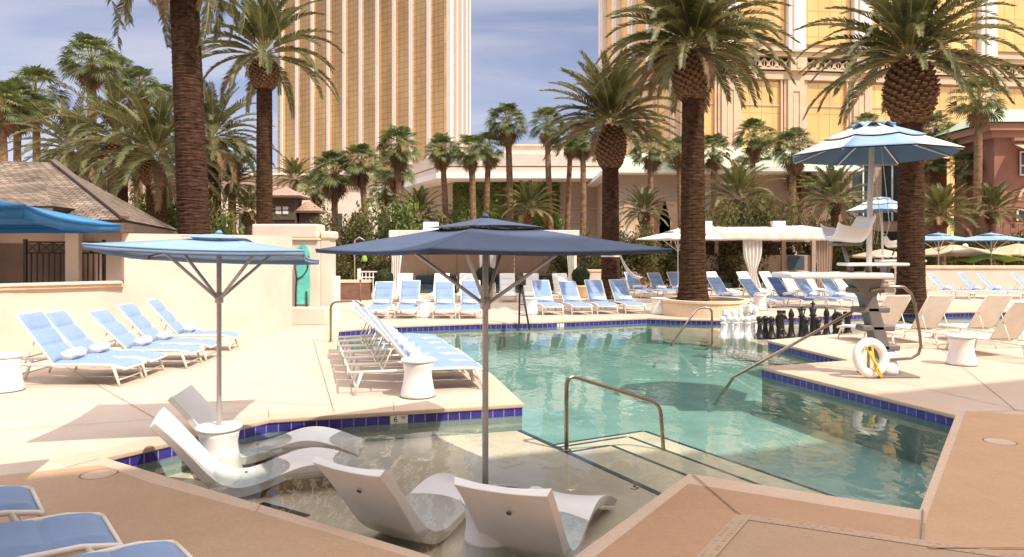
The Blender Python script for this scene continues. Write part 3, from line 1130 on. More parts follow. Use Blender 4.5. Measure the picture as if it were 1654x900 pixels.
def arch(a, b):
    xx = (a - .5) * 3.0
    return (xx, (b - .5) * 2.0, Z(412, yy) - .30 * (2 * a - 1) ** 2 - .06 * math.cos(b * PI * 2))


o = MB().grid(arch, 16, 6, 0, True).build('canopy', M['lime'], t)
o.modifiers.new('thickness', 'SOLIDIFY').thickness = .03
for sx in (-1.3, 1.3):
    for sy in (-.85, .85):
        MB().tube([(sx, sy, 0), (sx, sy, Z(412, yy) - .30)], .025, 8).build('post', M['polew'], t)
# ------------------------------------------------------------------ life guard stands
def guard_stand(loc, rz, label):
    t = thing('lifeguard_stand', label, 'life guard stand', loc, rz, 'life guard stands')
    gp, w = M['greyp'], M['white']
    # leaning pedestal (local x to the right)
    mb = MB()
    b0, b1 = Vector((.08, 0, .04)), Vector((-.34, 0, 1.60))
    vs = []
    for c, hx, hy in ((b0, .17, .15), (b0.lerp(b1, .12), .115, .13), (b0.lerp(b1, .8), .11, .13), (b1, .27, .2)):
        vs += [(c.x - hx, -hy, c.z), (c.x + hx, -hy, c.z), (c.x + hx, hy, c.z), (c.x - hx, hy, c.z)]
    fs = [(3, 2, 1, 0), (12, 13, 14, 15)]
    for i in range(3):
        for k in range(4):
            fs.append((i * 4 + k, i * 4 + (k + 1) % 4, i * 4 + 4 + (k + 1) % 4, i * 4 + 4 + k))
    mb.add(vs, fs)
    mb.build('pedestal', gp, t, bevel=.03, seg=3)
    MB().box(-.28, .46, -.3, .3, 0, .03).build('base_plate', gp, t, bevel=.01)
    MB().lathe([(.21, .03), (.19, .12), (.15, .36), (.13, .40)], 20, (.06, 0, 0)).build('base_cone', M['resin'], t)
    for i, z in enumerate((.46, .78, 1.08, 1.40)):
        f = (z - .04) / 1.56
        x = .08 - .42 * f
        sg = 1 if i % 2 == 0 else -1
        MB().box(x - .27, x + .27, -.13, .13, z - .045, z + .05).build('step', gp, t, bevel=.025, seg=3)
    MB().box(-1.68, -.02, -.42, .42, 1.60, 1.69).build('platform', w, t, bevel=.03, seg=3)
    MB().box(-.66, .34, -.22, .22, 1.80, 1.85).build('upper_platform', w, t, bevel=.02)
    for x in (-.5, -.25, .1):
        MB().tube([(x, 0, 1.68), (x, 0, 1.81)], .03, 8).build('platform_post', gp, t)
    # bucket seat, facing left, high backrest to the right
    prof = [(-.98, 2.30), (-.96, 2.25), (-.88, 2.22), (-.70, 2.20), (-.52, 2.19), (-.40, 2.22), (-.32, 2.34), (-.26, 2.48), (-.18, 2.62)]
    NW = 10
    prof = [(-.86 + (x + .98) * .86, z) for x, z in prof]
    vs = []
    for i, (x, z) in enumerate(prof):
        a = i / (len(prof) - 1)
        side = .26 if a < .7 else .26 - .30 * (a - .7) / .3 * .45
        hw = .33 - .05 * max(0, a - .6) / .4
        for j in range(NW + 1):
            b = 2 * j / NW - 1
            lift = side * max(0, abs(b) - .45) ** 1.4 * 2.2 * (1 if a < .75 else .35)
            vs.append((x + (.10 * abs(b) ** 2 * (-1 if a > .6 else 0)), b * hw, z + lift))
    fs = []
    for i in range(len(prof) - 1):
        for j in range(NW):
            a = i * (NW + 1) + j
            fs.append((a, a + NW + 1, a + NW + 2, a + 1))
    o = MB().add(vs, fs, 0, True).build('bucket_seat', M['resin'], t)
    so = o.modifiers.new('thickness', 'SOLIDIFY')
    so.thickness = .035
    su = o.modifiers.new('smooth', 'SUBSURF')
    su.levels = su.render_levels = 2
    mb = MB()
    mb.tube([(-.66, .0, 2.18), (-.52, 0, 1.69)], .035, 8)
    mb.box(-.82, -.42, -.16, .16, 2.13, 2.17)
    mb.build('seat_post', gp, t)
    MB().tube([(-.17, .1, 1.69), (-.15, .1, 2.9), (-.11, .1, 4.05)], .043, 12).build('umbrella_pole', M['polew'], t)
    # octagonal canopy
    top, rim, hd = 4.16, 3.63, 1.33
    rng = random.Random(2)
    for nm, a0, a1, mi in (('canopy_skirt', .58, 1, None), ('canopy_crown', .10, .60, None)):
        mb = MB()
        for k in range(8):
            c0 = Vector((math.cos(2 * PI * k / 8), math.sin(2 * PI * k / 8), 0)) * hd
            c1 = Vector((math.cos(2 * PI * (k + 1) / 8), math.sin(2 * PI * (k + 1) / 8), 0)) * hd

            def fn(i, j):
                a = a0 + (a1 - a0) * i
                e = c0.lerp(c1, j) * a
                zz = top - (top - rim) * a ** 1.15 - .03 * math.sin(a * PI) * math.sin(j * PI) + (.03 if nm == 'canopy_crown' else 0)
                return (e.x - .11, e.y + .1, zz)
            mb.grid(fn, 5, 5, (1 if k % 4 == 2 else 0) if nm == 'canopy_crown' else (1 if k % 2 else 0), True)
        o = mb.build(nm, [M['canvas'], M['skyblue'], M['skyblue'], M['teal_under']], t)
        so = o.modifiers.new('thickness', 'SOLIDIFY')
        so.thickness = .006
        so.offset = 1
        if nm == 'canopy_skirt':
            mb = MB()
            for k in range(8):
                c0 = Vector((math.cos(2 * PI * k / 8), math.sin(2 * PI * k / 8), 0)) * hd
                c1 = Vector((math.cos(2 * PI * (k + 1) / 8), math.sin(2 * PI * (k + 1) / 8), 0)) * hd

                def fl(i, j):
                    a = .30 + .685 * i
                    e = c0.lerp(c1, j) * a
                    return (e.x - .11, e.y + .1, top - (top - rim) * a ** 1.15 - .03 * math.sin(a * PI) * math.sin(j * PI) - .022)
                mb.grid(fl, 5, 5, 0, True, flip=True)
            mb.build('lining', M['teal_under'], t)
    mb = MB()
    for k in range(8):
        a = 2 * PI * k / 8
        rr = .30 + .05 * rng.random()

        def fr(i, j):
            aa = a + j * PI / 4
            r_ = .03 + rr * i
            return (-.11 + r_ * math.cos(aa), .1 + r_ * math.sin(aa), 4.20 - .10 * i + .05 * i * math.sin(j * PI * 2 + k))
        mb.grid(fr, 4, 5, 0, True)
    o = mb.build('canopy_vent', M['skyblue'], t)
    o.modifiers.new('thickness', 'SOLIDIFY').thickness = .006
    for k in range(8):
        a = 2 * PI * k / 8
        MB().tube([(-.11 + .05 * math.cos(a), .1 + .05 * math.sin(a), top - .14), (-.11 + hd * .98 * math.cos(a), .1 + hd * .98 * math.sin(a), rim - .02)], .011, 6).build('rib', M['polew'], t)
    # looped cord hanging from the canopy, and the ladder's D-shaped handrail
    MB().tube([(.02, .1, 3.9), (.10, .1, 3.2), (.17, .1, 2.5), (.12, .1, 2.30), (.05, .1, 2.36), (-.02, .1, 2.9), (-.10, .1, 3.6)], .006, 5).build('cord', M['frame'], t)
    MB().tube([(-.28, -.17, 1.40), (.05, -.17, 1.47), (.26, -.17, 1.46), (.38, -.17, 1.36), (.44, -.17, 1.18), (.52, -.17, .70), (.54, -.17, .50), (.50, -.17, .37), (.38, -.17, .30), (.05, -.17, .28)], .024, 10).build('handrail', M['bronze'], t)
    return t


ST = P(1425, 606)
guard_stand((ST.x, ST.y, 0), 0, 'life guard chair on a leaning pedestal beside the life ring, umbrella above')
yb = 28.5
st2 = copy_tree([o for o in bpy.data.objects if o.name == 'lifeguard_stand'][0])
st2.location = (X(1417, yb), yb, 0)
st2.rotation_euler = (0, 0, R(170))
st2['label'] = 'far life guard chair with a blue umbrella before the thick palm'
# life ring leaning on the pedestal
rp = P(1409, 611)
t = thing('life_ring', 'white life ring with a yellow strap leaning on the life guard pedestal', 'life ring', (rp.x, rp.y, .004), R(12))
mb = MB()


def tor(a, b):
    th, ph = a * 2 * PI, b * 2 * PI
    r_ = .245 + .075 * math.cos(ph)
    return (r_ * math.cos(th), .062 * math.sin(ph) + .08 * (r_ * math.sin(th) + .32) / .64 * 1.0, .32 + r_ * math.sin(th))


mb.grid(tor, 40, 14, 0, True)
mb.build('ring', M['resin'], t)
mb = MB()
mb.bar((-.16, -.035, .52), (.13, -.055, .04), .05, .012)
mb.bar((-.02, -.02, .50), (.02, -.055, .10), .03, .012)
mb.tube([(-.05, -.04, .33), (.03, -.08, .22), (.0, -.09, .13), (.07, -.09, .06), (.10, -.08, .02)], .018, 6)
mb.build('strap', M['yellowrope'], t)

# ------------------------------------------------------------------ rails
def rail(pts, r, label, m='bronze', flange=True, name='handrail', group='pool handrails'):
    base = Vector(pts[0])
    t = thing(name, label, 'handrail', base, 0, group)
    # round the corners
    q = [Vector(p) - base for p in pts]
    out = [q[0]]
    for i in range(1, len(q) - 1):
        a, b, c = q[i - 1], q[i], q[i + 1]
        d = min(.16, (a - b).length * .45, (c - b).length * .45)
        p0, p2 = b + (a - b).normalized() * d, b + (c - b).normalized() * d
        for k in range(7):
            s_ = k / 6
            out.append(p0 * (1 - s_) ** 2 + b * 2 * s_ * (1 - s_) + p2 * s_ * s_)
    out.append(q[-1])
    MB().tube(out, r, 12).build('tube', M[m], t)
    if flange:
        MB().lathe([(r + .03, 0), (r + .03, .012), (r + .004, .022)], 16).build('flange', M[m], t)
    return t


a = P(915, 728, SHELF)
b = Vector((a.x, a.y, 0)) + Vector((pd.x, pd.y, 0)) * 1.42
rail([a, (a.x, a.y, .56), (b.x + .03, b.y + .03, .05), (b.x + .10, b.y + .05, -.85)], .026, 'steel handrail running from the sun shelf down the pool steps')
bb = P(1150, 541, 0)
e = P(1083, 545, 0)
rail([(bb.x, bb.y, -.26), (bb.x, bb.y, Z(497, bb.y)), (bb.x - .35, bb.y, Z(497, bb.y)), (e.x, e.y, -.2)], .026, 'steel handrail at the far pool steps beside the planter')
bb = P(534, 553)
rail([(bb.x, bb.y, .006), (bb.x, bb.y, .90), (bb.x + .62, bb.y + .1, .93), (bb.x + 1.55, bb.y + .1, -.4)], .026, 'steel handrail at the left pool corner behind the loungers')
e = P(1186, 608, WZ)
s0 = Q(1398, 492, 12.2)
t = thing('sloping_rail', 'long sloping rail running from the life guard stand into the pool', 'handrail', (e.x, e.y, -.5))
MB().tube([(0 - .35, 0, -.15), (0, 0, .355), (s0.x - e.x, s0.y - e.y, s0.z + .5), (s0.x - e.x + .16, s0.y - e.y, s0.z + .5)], .026, 10).build('tube', M['bronze'], t)
MB().tube([(s0.x - e.x + .05, s0.y - e.y, s0.z + .47), (s0.x - e.x + .05, s0.y - e.y, .506)], .024, 10).build('post', M['bronze'], t)
# tripod-like pool ladder at the far edge
lp = P(842, 524)
t = thing('pool_ladder', 'dark tripod ladder standing at the far pool edge', 'ladder', (lp.x, lp.y, .004))
hh = Z(460, lp.y)
MB().tube([(-.06, .1, 0), (-.04, .05, hh)], .026, 8).build('leg', M['rail'], t)
MB().tube([(.22, -.45, -.1), (.0, .05, hh)], .026, 8).build('leg', M['rail'], t)
MB().tube([(.20, .35, 0), (.02, .05, hh)], .026, 8).build('leg', M['rail'], t)
MB().box(-.13, .13, -.05, .15, hh - .02, hh + .22).build('head', M['rail'], t, bevel=.02)
mb = MB()
for k in range(3):
    z = .25 + .3 * k
    f = z / hh
    mb.tube([(-.06 + .02 * f, .1, z), (.22 - .22 * f, -.4 + .45 * f, z)], .012, 6)
mb.build('rungs', M['rail'], t)


# ------------------------------------------------------------------ giant chess
def chess_mesh(kind, m):
    mb = MB()
    base = [(.13, 0), (.135, .02), (.13, .05), (.10, .08), (.095, .10), (.075, .13)]
    if kind == 'pawn':
        mb.lathe(base + [(.058, .22), (.045, .34), (.075, .37), (.075, .385), (.04, .40)], 18)
        mb.sphere((0, 0, .46), .075, .075, .075, 16, 10)
    elif kind == 'rook':
        mb.lathe(base + [(.075, .2), (.07, .40), (.10, .44), (.10, .54), (.07, .54), (.07, .50), (0, .50)], 18)
        for k in range(6):
            a = k * PI / 3
            mb.obox(Matrix.Translation((.085 * math.cos(a), .085 * math.sin(a), .56)) @ Matrix.Rotation(a, 4, 'Z'), .035, .055, .05)
    elif kind == 'knight':
        mb.lathe(base + [(.085, .18), (.09, .22), (.06, .25)], 18)
        mb.tube([(.0, 0, .22), (.03, 0, .36), (.04, 0, .48), (.0, 0, .56), (-.07, 0, .55), (-.14, 0, .47)], [.075, .075, .072, .068, .055, .035], 10)
        mb.obox(Matrix.Translation((.03, .03, .62)), .03, .02, .07)
        mb.obox(Matrix.Translation((.03, -.03, .62)), .03, .02, .07)
    elif kind == 'bishop':
        mb.lathe(base + [(.062, .24), (.05, .42), (.085, .45), (.05, .48), (.07, .54), (.062, .60), (.03, .67), (.022, .70), (0, .72)], 18)
    elif kind == 'queen':
        mb.lathe(base + [(.068, .26), (.055, .48), (.09, .51), (.055, .54), (.085, .66), (.06, .66), (.03, .70), (0, .72)], 18)
        for k in range(7):
            a = k * 2 * PI / 7
            mb.sphere((.08 * math.cos(a), .08 * math.sin(a), .68), .02, .02, .028, 8, 6)
        mb.sphere((0, 0, .73), .028, .028, .028, 8, 6)
    else:
        mb.lathe(base + [(.070, .28), (.058, .50), (.095, .53), (.058, .56), (.09, .70), (.05, .73), (0, .74)], 18)
        mb.box(-.018, .018, -.014, .014, .73, .86)
        mb.box(-.055, .055, -.014, .014, .785, .82)
    mb.v = [(x * 1.12, y * 1.12, z * 1.12) for x, y, z in mb.v]
    return mb.mesh('chess_' + kind, m)


cm = {(k, c): chess_mesh(k, M['resin'] if c == 'white' else M['black']) for k in ('pawn', 'rook', 'knight', 'bishop', 'queen', 'king') for c in ('white', 'black')}
CY = 18.6
wl = [(1168, 'pawn', 0), (1179, 'pawn', .15), (1189, 'pawn', 0), (1199, 'pawn', .1), (1208, 'pawn', 0), (1216, 'pawn', .2), (1173, 'rook', 1.3), (1196, 'bishop', 1.3), (1213, 'king', 1.2), (1184, 'knight', 1.3), (1204, 'queen', 1.4), (1221, 'bishop', 1.1)]
whn = ['white pawn at the left end of the giant chess pieces', 'white pawn second from the left end of the chess pieces', 'white pawn third from the left end of the chess pieces', 'white pawn fourth from the left end of the chess pieces',
       'white pawn fifth from the left end of the chess pieces', 'white pawn beside the first black pawn', 'white chess rook behind the white pawns', 'white chess bishop behind the white pawns', 'tall white chess king behind the white pawns', 'white chess knight behind the white pawns', 'white chess queen behind the white pawns', 'white chess bishop nearest the black pieces']
for (u, k, dy), lab in zip(wl, whn):
    y = CY + dy
    tag(put('chess_' + k, cm[(k, 'white')], None, (X(u, y), y, -.26), R(-30)), lab, 'chess piece', 'giant white chess pieces')
bl = [(1227, 'pawn', 0), (1236, 'pawn', .2), (1246, 'pawn', 0), (1260, 'knight', .1), (1262, 'rook', 1.1), (1278, 'bishop', .1), (1295, 'queen', .2), (1302, 'pawn', -.3), (1313, 'king', .3), (1321, 'pawn', -.3), (1335, 'bishop', .4), (1351, 'knight', .5), (1355, 'pawn', -.1), (1369, 'rook', .7)]
bn = ['black pawn next to the white pawns', 'black pawn second from the white pawns', 'black pawn beside the black knight', 'black chess knight nearest the black pawns', 'black chess rook behind the black knight', 'black chess bishop left of the black queen',
      'black chess queen left of the black king', 'black pawn before the black queen', 'tallest black chess piece, the king', 'black pawn right of the black king', 'black chess bishop right of the black king', 'black chess knight crossed by the sloping rail', 'black pawn under the sloping rail', 'black chess rook at the right end']
for (u, k, dy), lab in zip(bl, bn):
    y = CY + dy
    o = tag(put('chess_' + k, cm[(k, 'black')], None, (X(u, y), y, -.26), R(150)), lab, 'chess piece', 'giant black chess pieces')


# ------------------------------------------------------------------ palms
def frond(mb, rng, az, el, L, droop, nl, lw, ll, mi=0, rmi=1, org=(0, 0, 0), twist=0):
    seg = 10
    p = Vector(org)
    e = el
    pts, dirs = [p.copy()], []
    for i in range(seg):
        t = i / seg
        d = Vector((math.cos(az) * math.cos(e), math.sin(az) * math.cos(e), math.sin(e)))
        dirs.append(d)
        p = p + d * L / seg
        pts.append(p.copy())
        e -= droop * (.35 + 1.3 * t) / seg
    dirs.append(dirs[-1])
    sd0 = Vector((-math.sin(az), math.cos(az), 0))
    # rachis as a thin three-sided strip
    vs, fs = [], []
    for i, q in enumerate(pts):
        w = .028 * (1 - .8 * i / seg) * L / 3
        up = sd0.cross(dirs[i]) * -1
        vs += [q - sd0 * w, q + sd0 * w, q - up.normalized() * w]
    for i in range(seg):
        for k in range(3):
            fs.append((i * 3 + k, i * 3 + (k + 1) % 3, i * 3 + 3 + (k + 1) % 3, i * 3 + 3 + k))
    mb.add(vs, fs, rmi)
    vs, fs = [], []
    for k in range(nl):
        t = .14 + .86 * (k + rng.random() * .6) / nl
        f = min(t * seg, seg - .001)
        i = int(f)
        q = pts[i].lerp(pts[i + 1], f - i)
        d = dirs[i]
        up = d.cross(sd0)
        if up.z < 0:
            up = -up
        prof = min(1, (t - .08) * 5) * (1 - .62 * t ** 2.2)
        for s_ in (-1, 1):
            l_ = ll * prof * (.85 + .3 * rng.random())
            a = R(62) - R(34) * t + R(8) * (rng.random() - .5)
            sd = sd0 * s_
            dr = (sd * math.sin(a) + d * math.cos(a) + up * (.28 + .22 * (rng.random() - .3)))
            dr.normalize()
            w = lw * (.8 + .4 * rng.random())
            m_ = q + dr * l_ * .55
            tip = q + dr * l_ * .95 + Vector((0, 0, -.22 * l_ * (.5 + rng.random() * .6)))
            o = len(vs)
            wd = d * w * .5
            vs += [q - wd * .6, q + wd * .6, m_ + wd, m_ - wd, tip]
            fs += [(o, o + 1, o + 2, o + 3), (o + 3, o + 2, o + 4)]
    mb.add(vs, fs, mi)


def feather_crown(seed, L, nf, nl, lw, ll, e0=R(82), e1=R(-38), droop=(.7, 1.25), mats=('leaf', 'rachis'), rad=.25):
    rng = random.Random(seed)
    mb = MB()
    for k in range(nf):
        t = (k + .5) / nf
        el = e0 + (e1 - e0) * t ** .85 + R(7) * (rng.random() - .5)
        az = k * 2.39996 + .35 * rng.random()
        l_ = L * (.80 + .22 * rng.random()) * (.82 if t < .15 else 1)
        dr = droop[0] + (droop[1] - droop[0]) * rng.random()
        dr *= (.55 + .6 * math.sin(min(1, t * 1.3) * PI / 1.6))
        org = Vector((math.cos(az), math.sin(az), 0)) * rad * (.3 + .7 * t)
        org.z = .45 * (1 - t)
        dry = t > .72 and rng.random() < .22
        frond(mb, rng, az, el - (R(14) if dry else 0), l_ * (.8 if dry else 1), dr, nl, lw, ll, 2 if dry else (3 if rng.random() < .25 else 0), 1, org)
    return mb.mesh('crown', [M[mats[0]], M[mats[1]], M['dead'], M['leaf2' if mats[0] == 'leaf' else 'leaf']])


def trunk_mesh(h, r0, r1, seed, ringh=.10, n=18, flare=1.25, bark='bark', lean=(0, 0), curve=0):
    rng = random.Random(seed)
    k = max(8, int(h / ringh))
    vs, fs = [], []
    for i in range(2 * k + 1):
        t = i / (2 * k)
        z = h * t
        r_ = r0 + (r1 - r0) * t
        r_ *= 1 + (flare - 1) * math.exp(-t * h / .5)
        r_ *= 1.02 if i % 2 else .985
        cx = lean[0] * t + curve * math.sin(t * PI)
        cy = lean[1] * t
        ph = rng.random() * .3
        for j in range(n):
            a = 2 * PI * j / n
            q = r_ * (1 + .035 * (rng.random() - .5) + .02 * math.sin(3 * a + seed))
            vs.append((cx + q * math.cos(a), cy + q * math.sin(a), z + .025 * math.sin(2 * a + i)))
    for i in range(2 * k):
        for j in range(n):
            fs.append((i * n + j, i * n + (j + 1) % n, (i + 1) * n + (j + 1) % n, (i + 1) * n + j))
    fs.append([2 * k * n + j for j in range(n)])
    return MB().add(vs, fs, 0, False).mesh('trunk', M[bark])


def boss_mesh(h, r, rt, rb, seed, nsc=230):
    """the trimmed 'pineapple' of cut frond bases under the crown"""
    rng = random.Random(seed)

    def rad(t):
        return (rb + (r - rb) * math.sin(min(1, t / .55) * PI / 2) ** .8) if t < .55 else (rt + (r - rt) * math.cos((t - .55) / .45 * PI / 2) ** .9)
    mb = MB()
    mb.lathe([(rad(i / 14) * .93, h * i / 14) for i in range(15)], 20)
    for k in range(nsc):
        t = (k + .5) / nsc
        a = k * 2.39996
        rr = rad(t) * .92
        c, s_ = math.cos(a), math.sin(a)
        o = Vector((rr * c, rr * s_, h * t))
        out_, tan = Vector((c, s_, .75)).normalized(), Vector((-s_, c, 0))
        up = out_.cross(tan) * -1
        if up.z < 0:
            up = -up
        w, l_, th = .085 * (r / .5), .11 * (r / .5) * (.8 + .5 * rng.random()), .035
        p = [o - tan * w - up * th, o + tan * w - up * th, o + tan * w * .9 + up * th * 1.4, o - tan * w * .9 + up * th * 1.4]
        q = [o + out_ * l_ - tan * w * .62 - up * th * .7, o + out_ * l_ + tan * w * .62 - up * th * .7, o + out_ * l_ + tan * w * .55 + up * th * .6, o + out_ * l_ - tan * w * .55 + up * th * .6]
        b0 = len(mb.v)
        mb.add(p + q, [(0, 1, 5, 4), (1, 2, 6, 5), (2, 3, 7, 6), (3, 0, 4, 7)], 0)
        mb.add(q, [(0, 1, 2, 3)], 1)
    return mb.mesh('crown_base', [M['boss'], M['bosscut']])


def date_palm(u, y, z0, vtop, wbase, wtop, L, label, seed, boss=None, crown=None, vbase=None, lean=0, mats=('leaf', 'rachis'), group='tall date palms', yaw=0):
    """vtop: photo row of the top of the trunk (base of the crown); widths in photo pixels"""
    x = X(u, y)
    t = thing('date_palm', label, 'palm tree', (x, y, z0), 0, group)
    zt = Z(vtop, y) - z0
    r0, r1 = wbase * y / F / 2, wtop * y / F / 2
    hb = boss[0] * y / F if boss else 0
    h = zt - hb * .85
    put('trunk', trunk_mesh(h, r0, r1, seed, lean=(lean, 0)), t)
    if boss:
        put('crown_base', boss_mesh(hb, boss[1] * y / F / 2, boss[1] * y / F / 2 * .55, r1 * 1.05, seed), t, (lean, 0, h - hb * .12))
    me = crown or feather_crown(seed, L, 72, 46, .050, .50, mats=mats)
    put('crown', me, t, (lean, 0, zt - .15 + (.32 if boss else 0)), yaw)
    return t


date_palm(320, 20.0, 0, -112, 50, 42, 3.5, 'tallest date palm at the left whose crown leaves the top of the frame', 11, None, feather_crown(11, 3.9, 56, 60, .06, .46, R(80), R(-50), (1.0, 1.8)), lean=-.46)
date_palm(427, 26.5, 0, 100, 26, 24, 3.2, 'date palm before the gold tower with long arching fronds and a cut boss', 12, (46, 42), feather_crown(12, 3.3, 50, 64, .065, .44, R(84), R(-16), (.9, 1.6)))
date_palm(986, 27.5, 0, 208, 30, 26, 2.9, 'date palm with rising fronds left of the large palm in the planter', 13, (66, 48), feather_crown(13, 2.9, 80, 58, .06, .46, R(84), R(-12), (.7, 1.2), mats=('leaf2', 'rachis')), group='tall date palms')
date_palm(1119, 23.0, .45, 90, 42, 34, 3.2, 'large date palm growing from the round planter by the pool', 14, (74, 62), feather_crown(14, 3.3, 112, 66, .06, .50, R(84), R(-14), (.95, 1.6), mats=('leaf2', 'rachis')))
date_palm(1471, 23.5, 0, 108, 42, 36, 3.7, 'thick date palm behind the life guard stand with a round pineapple boss', 15, (96, 74), feather_crown(15, 3.8, 84, 68, .065, .44, R(84), R(-10), (.95, 1.6)))
# broad feather palms on the left, behind the hut
big_crowns = [feather_crown(21, 3.6, 60, 44, .07, .55, R(80), R(-35), (.9, 1.5)), feather_crown(22, 3.6, 60, 44, .07, .55, R(80), R(-35), (.9, 1.5))]
for u, y, v, w, lab, c, yaw in ((190, 33, 238, 34, 'broad feather palm left of the tall trunk, above the hut roof', 0, 0), (252, 30, 262, 34, 'broad feather palm just left of the tall trunk', 1, 1), (345, 36, 232, 26, 'broad feather palm just right of the tall trunk', 0, 2.2), (118, 38, 250, 24, 'farthest left broad feather palm over the hut ridge', 1, 3)):
    date_palm(u, y, 0, v, w, w * .85, 3.6, lab, int(u), (40, 44), big_crowns[c], group='broad feather palms behind the hut', yaw=yaw)
small = [feather_crown(31, 1.75, 46, 30, .06, .36, R(84), R(-15), (.7, 1.2)), feather_crown(32, 1.75, 46, 30, .06, .36, R(84), R(-15), (.7, 1.2), mats=('leaf2', 'rachis'))]
for i, (u, y, v, sc_, lab) in enumerate(((676, 44, 352, 1.15, 'low feather palm behind the left cabana, left end'), (855, 44, 340, 1.2, 'low feather palm above the navy umbrella tip'), (1040, 42, 345, 1.0, 'low feather palm between the two middle trunks'),
                                         (1192, 42, 325, 1.5, 'wide low feather palm right of the large planter palm'), (1348, 40, 330, 1.35, 'low feather palm before the dark doorway'), (1521, 40, 352, 1.25, 'low feather palm beside the thick trunk on the right'),
                                         (1602, 44, 345, 1.2, 'low feather palm before the maroon building'), (375, 38, 300, 1.1, 'low feather palm under the broad palms at the left'), (402, 36, 345, .8, 'smallest feather palm beside the dark trunk before the tower'), (475, 60, 292, 1.2, 'feather palm behind the little pagoda roof'))):
    x = X(u, y)
    t = thing('feather_palm', lab, 'palm tree', (x, y, 0), 0, 'low feather palms in the garden')
    zt = Z(v, y)
    put('trunk', trunk_mesh(zt, .24, .2, int(u), bark='bark2'), t)
    put('crown_base', boss_mesh(.7, .34, .2, .2, int(u), 90), t, (0, 0, zt - .62))
    o = put('crown', small[i % 2], t, (0, 0, zt - .05), i * 1.3)
    o.scale = (sc_, sc_, sc_)


def fan_crown(seed, nleaf=38, size=1.0, skirt=10):
    rng = random.Random(seed)
    mb = MB()
    for k in range(nleaf + skirt):
        dead = k >= nleaf
        t = (k + .5) / nleaf
        el = R(88) - R(112) * t ** .85 if not dead else R(-60) - R(22) * rng.random()
        el += R(10) * (rng.random() - .5)
        az = k * 2.39996 + rng.random() * .4
        pl = size * (.70 + .32 * rng.random()) * (.75 if dead else 1)
        d = Vector((math.cos(az) * math.cos(el), math.sin(az) * math.cos(el), math.sin(el)))
        sd = Vector((-math.sin(az), math.cos(az), 0))
        hub = d * pl + Vector((0, 0, -.12 * pl * (1 - math.sin(el)) * .6))
        mi = 1 if dead else 0
        w = .022
        mb.add([sd * -w, sd * w, hub + sd * w, hub - sd * w], [(0, 1, 2, 3)], 2 if not dead else 1)
        # blade: droops from the petiole
        e2 = el - R(20) - R(16) * rng.random()
        f = Vector((math.cos(az) * math.cos(e2), math.sin(az) * math.cos(e2), math.sin(e2)))
        up = sd.cross(f)
        if up.z < 0:
            up = -up
        ns = 22
        vs, fs = [], []
        tw = .25 * rng.gauss(0, 1)
        sd2 = (sd + up * tw).normalized()
        for j in range(ns):
            a = R(-112) + R(224) * j / (ns - 1)
            r_ = size * .60 * (1 - .22 * (abs(a) / R(112)) ** 2) * (.92 + .16 * rng.random())
            dr = f * math.cos(a) + sd2 * math.sin(a) + up * (.06 + .20 * abs(math.sin(a)))
            pr = f * -math.sin(a) + sd2 * math.cos(a)
            m_ = hub + dr * r_ * .62 + up * (.015 if j % 2 else -.015) * size
            tip = hub + dr * r_ * (1.0 + .12 * rng.random()) + Vector((0, 0, -.34 * r_ * (.5 + rng.random() * .8)))
            ww = r_ * .066
            o = len(vs)
            vs += [hub + dr * .02, m_ - pr * ww, m_ + pr * ww, tip]
            fs += [(o, o + 1, o + 2), (o + 1, o + 3, o + 2)]
        mb.add(vs, fs, mi)
    return mb.mesh('crown', [M['fan'], M['dead'], M['rachis']])


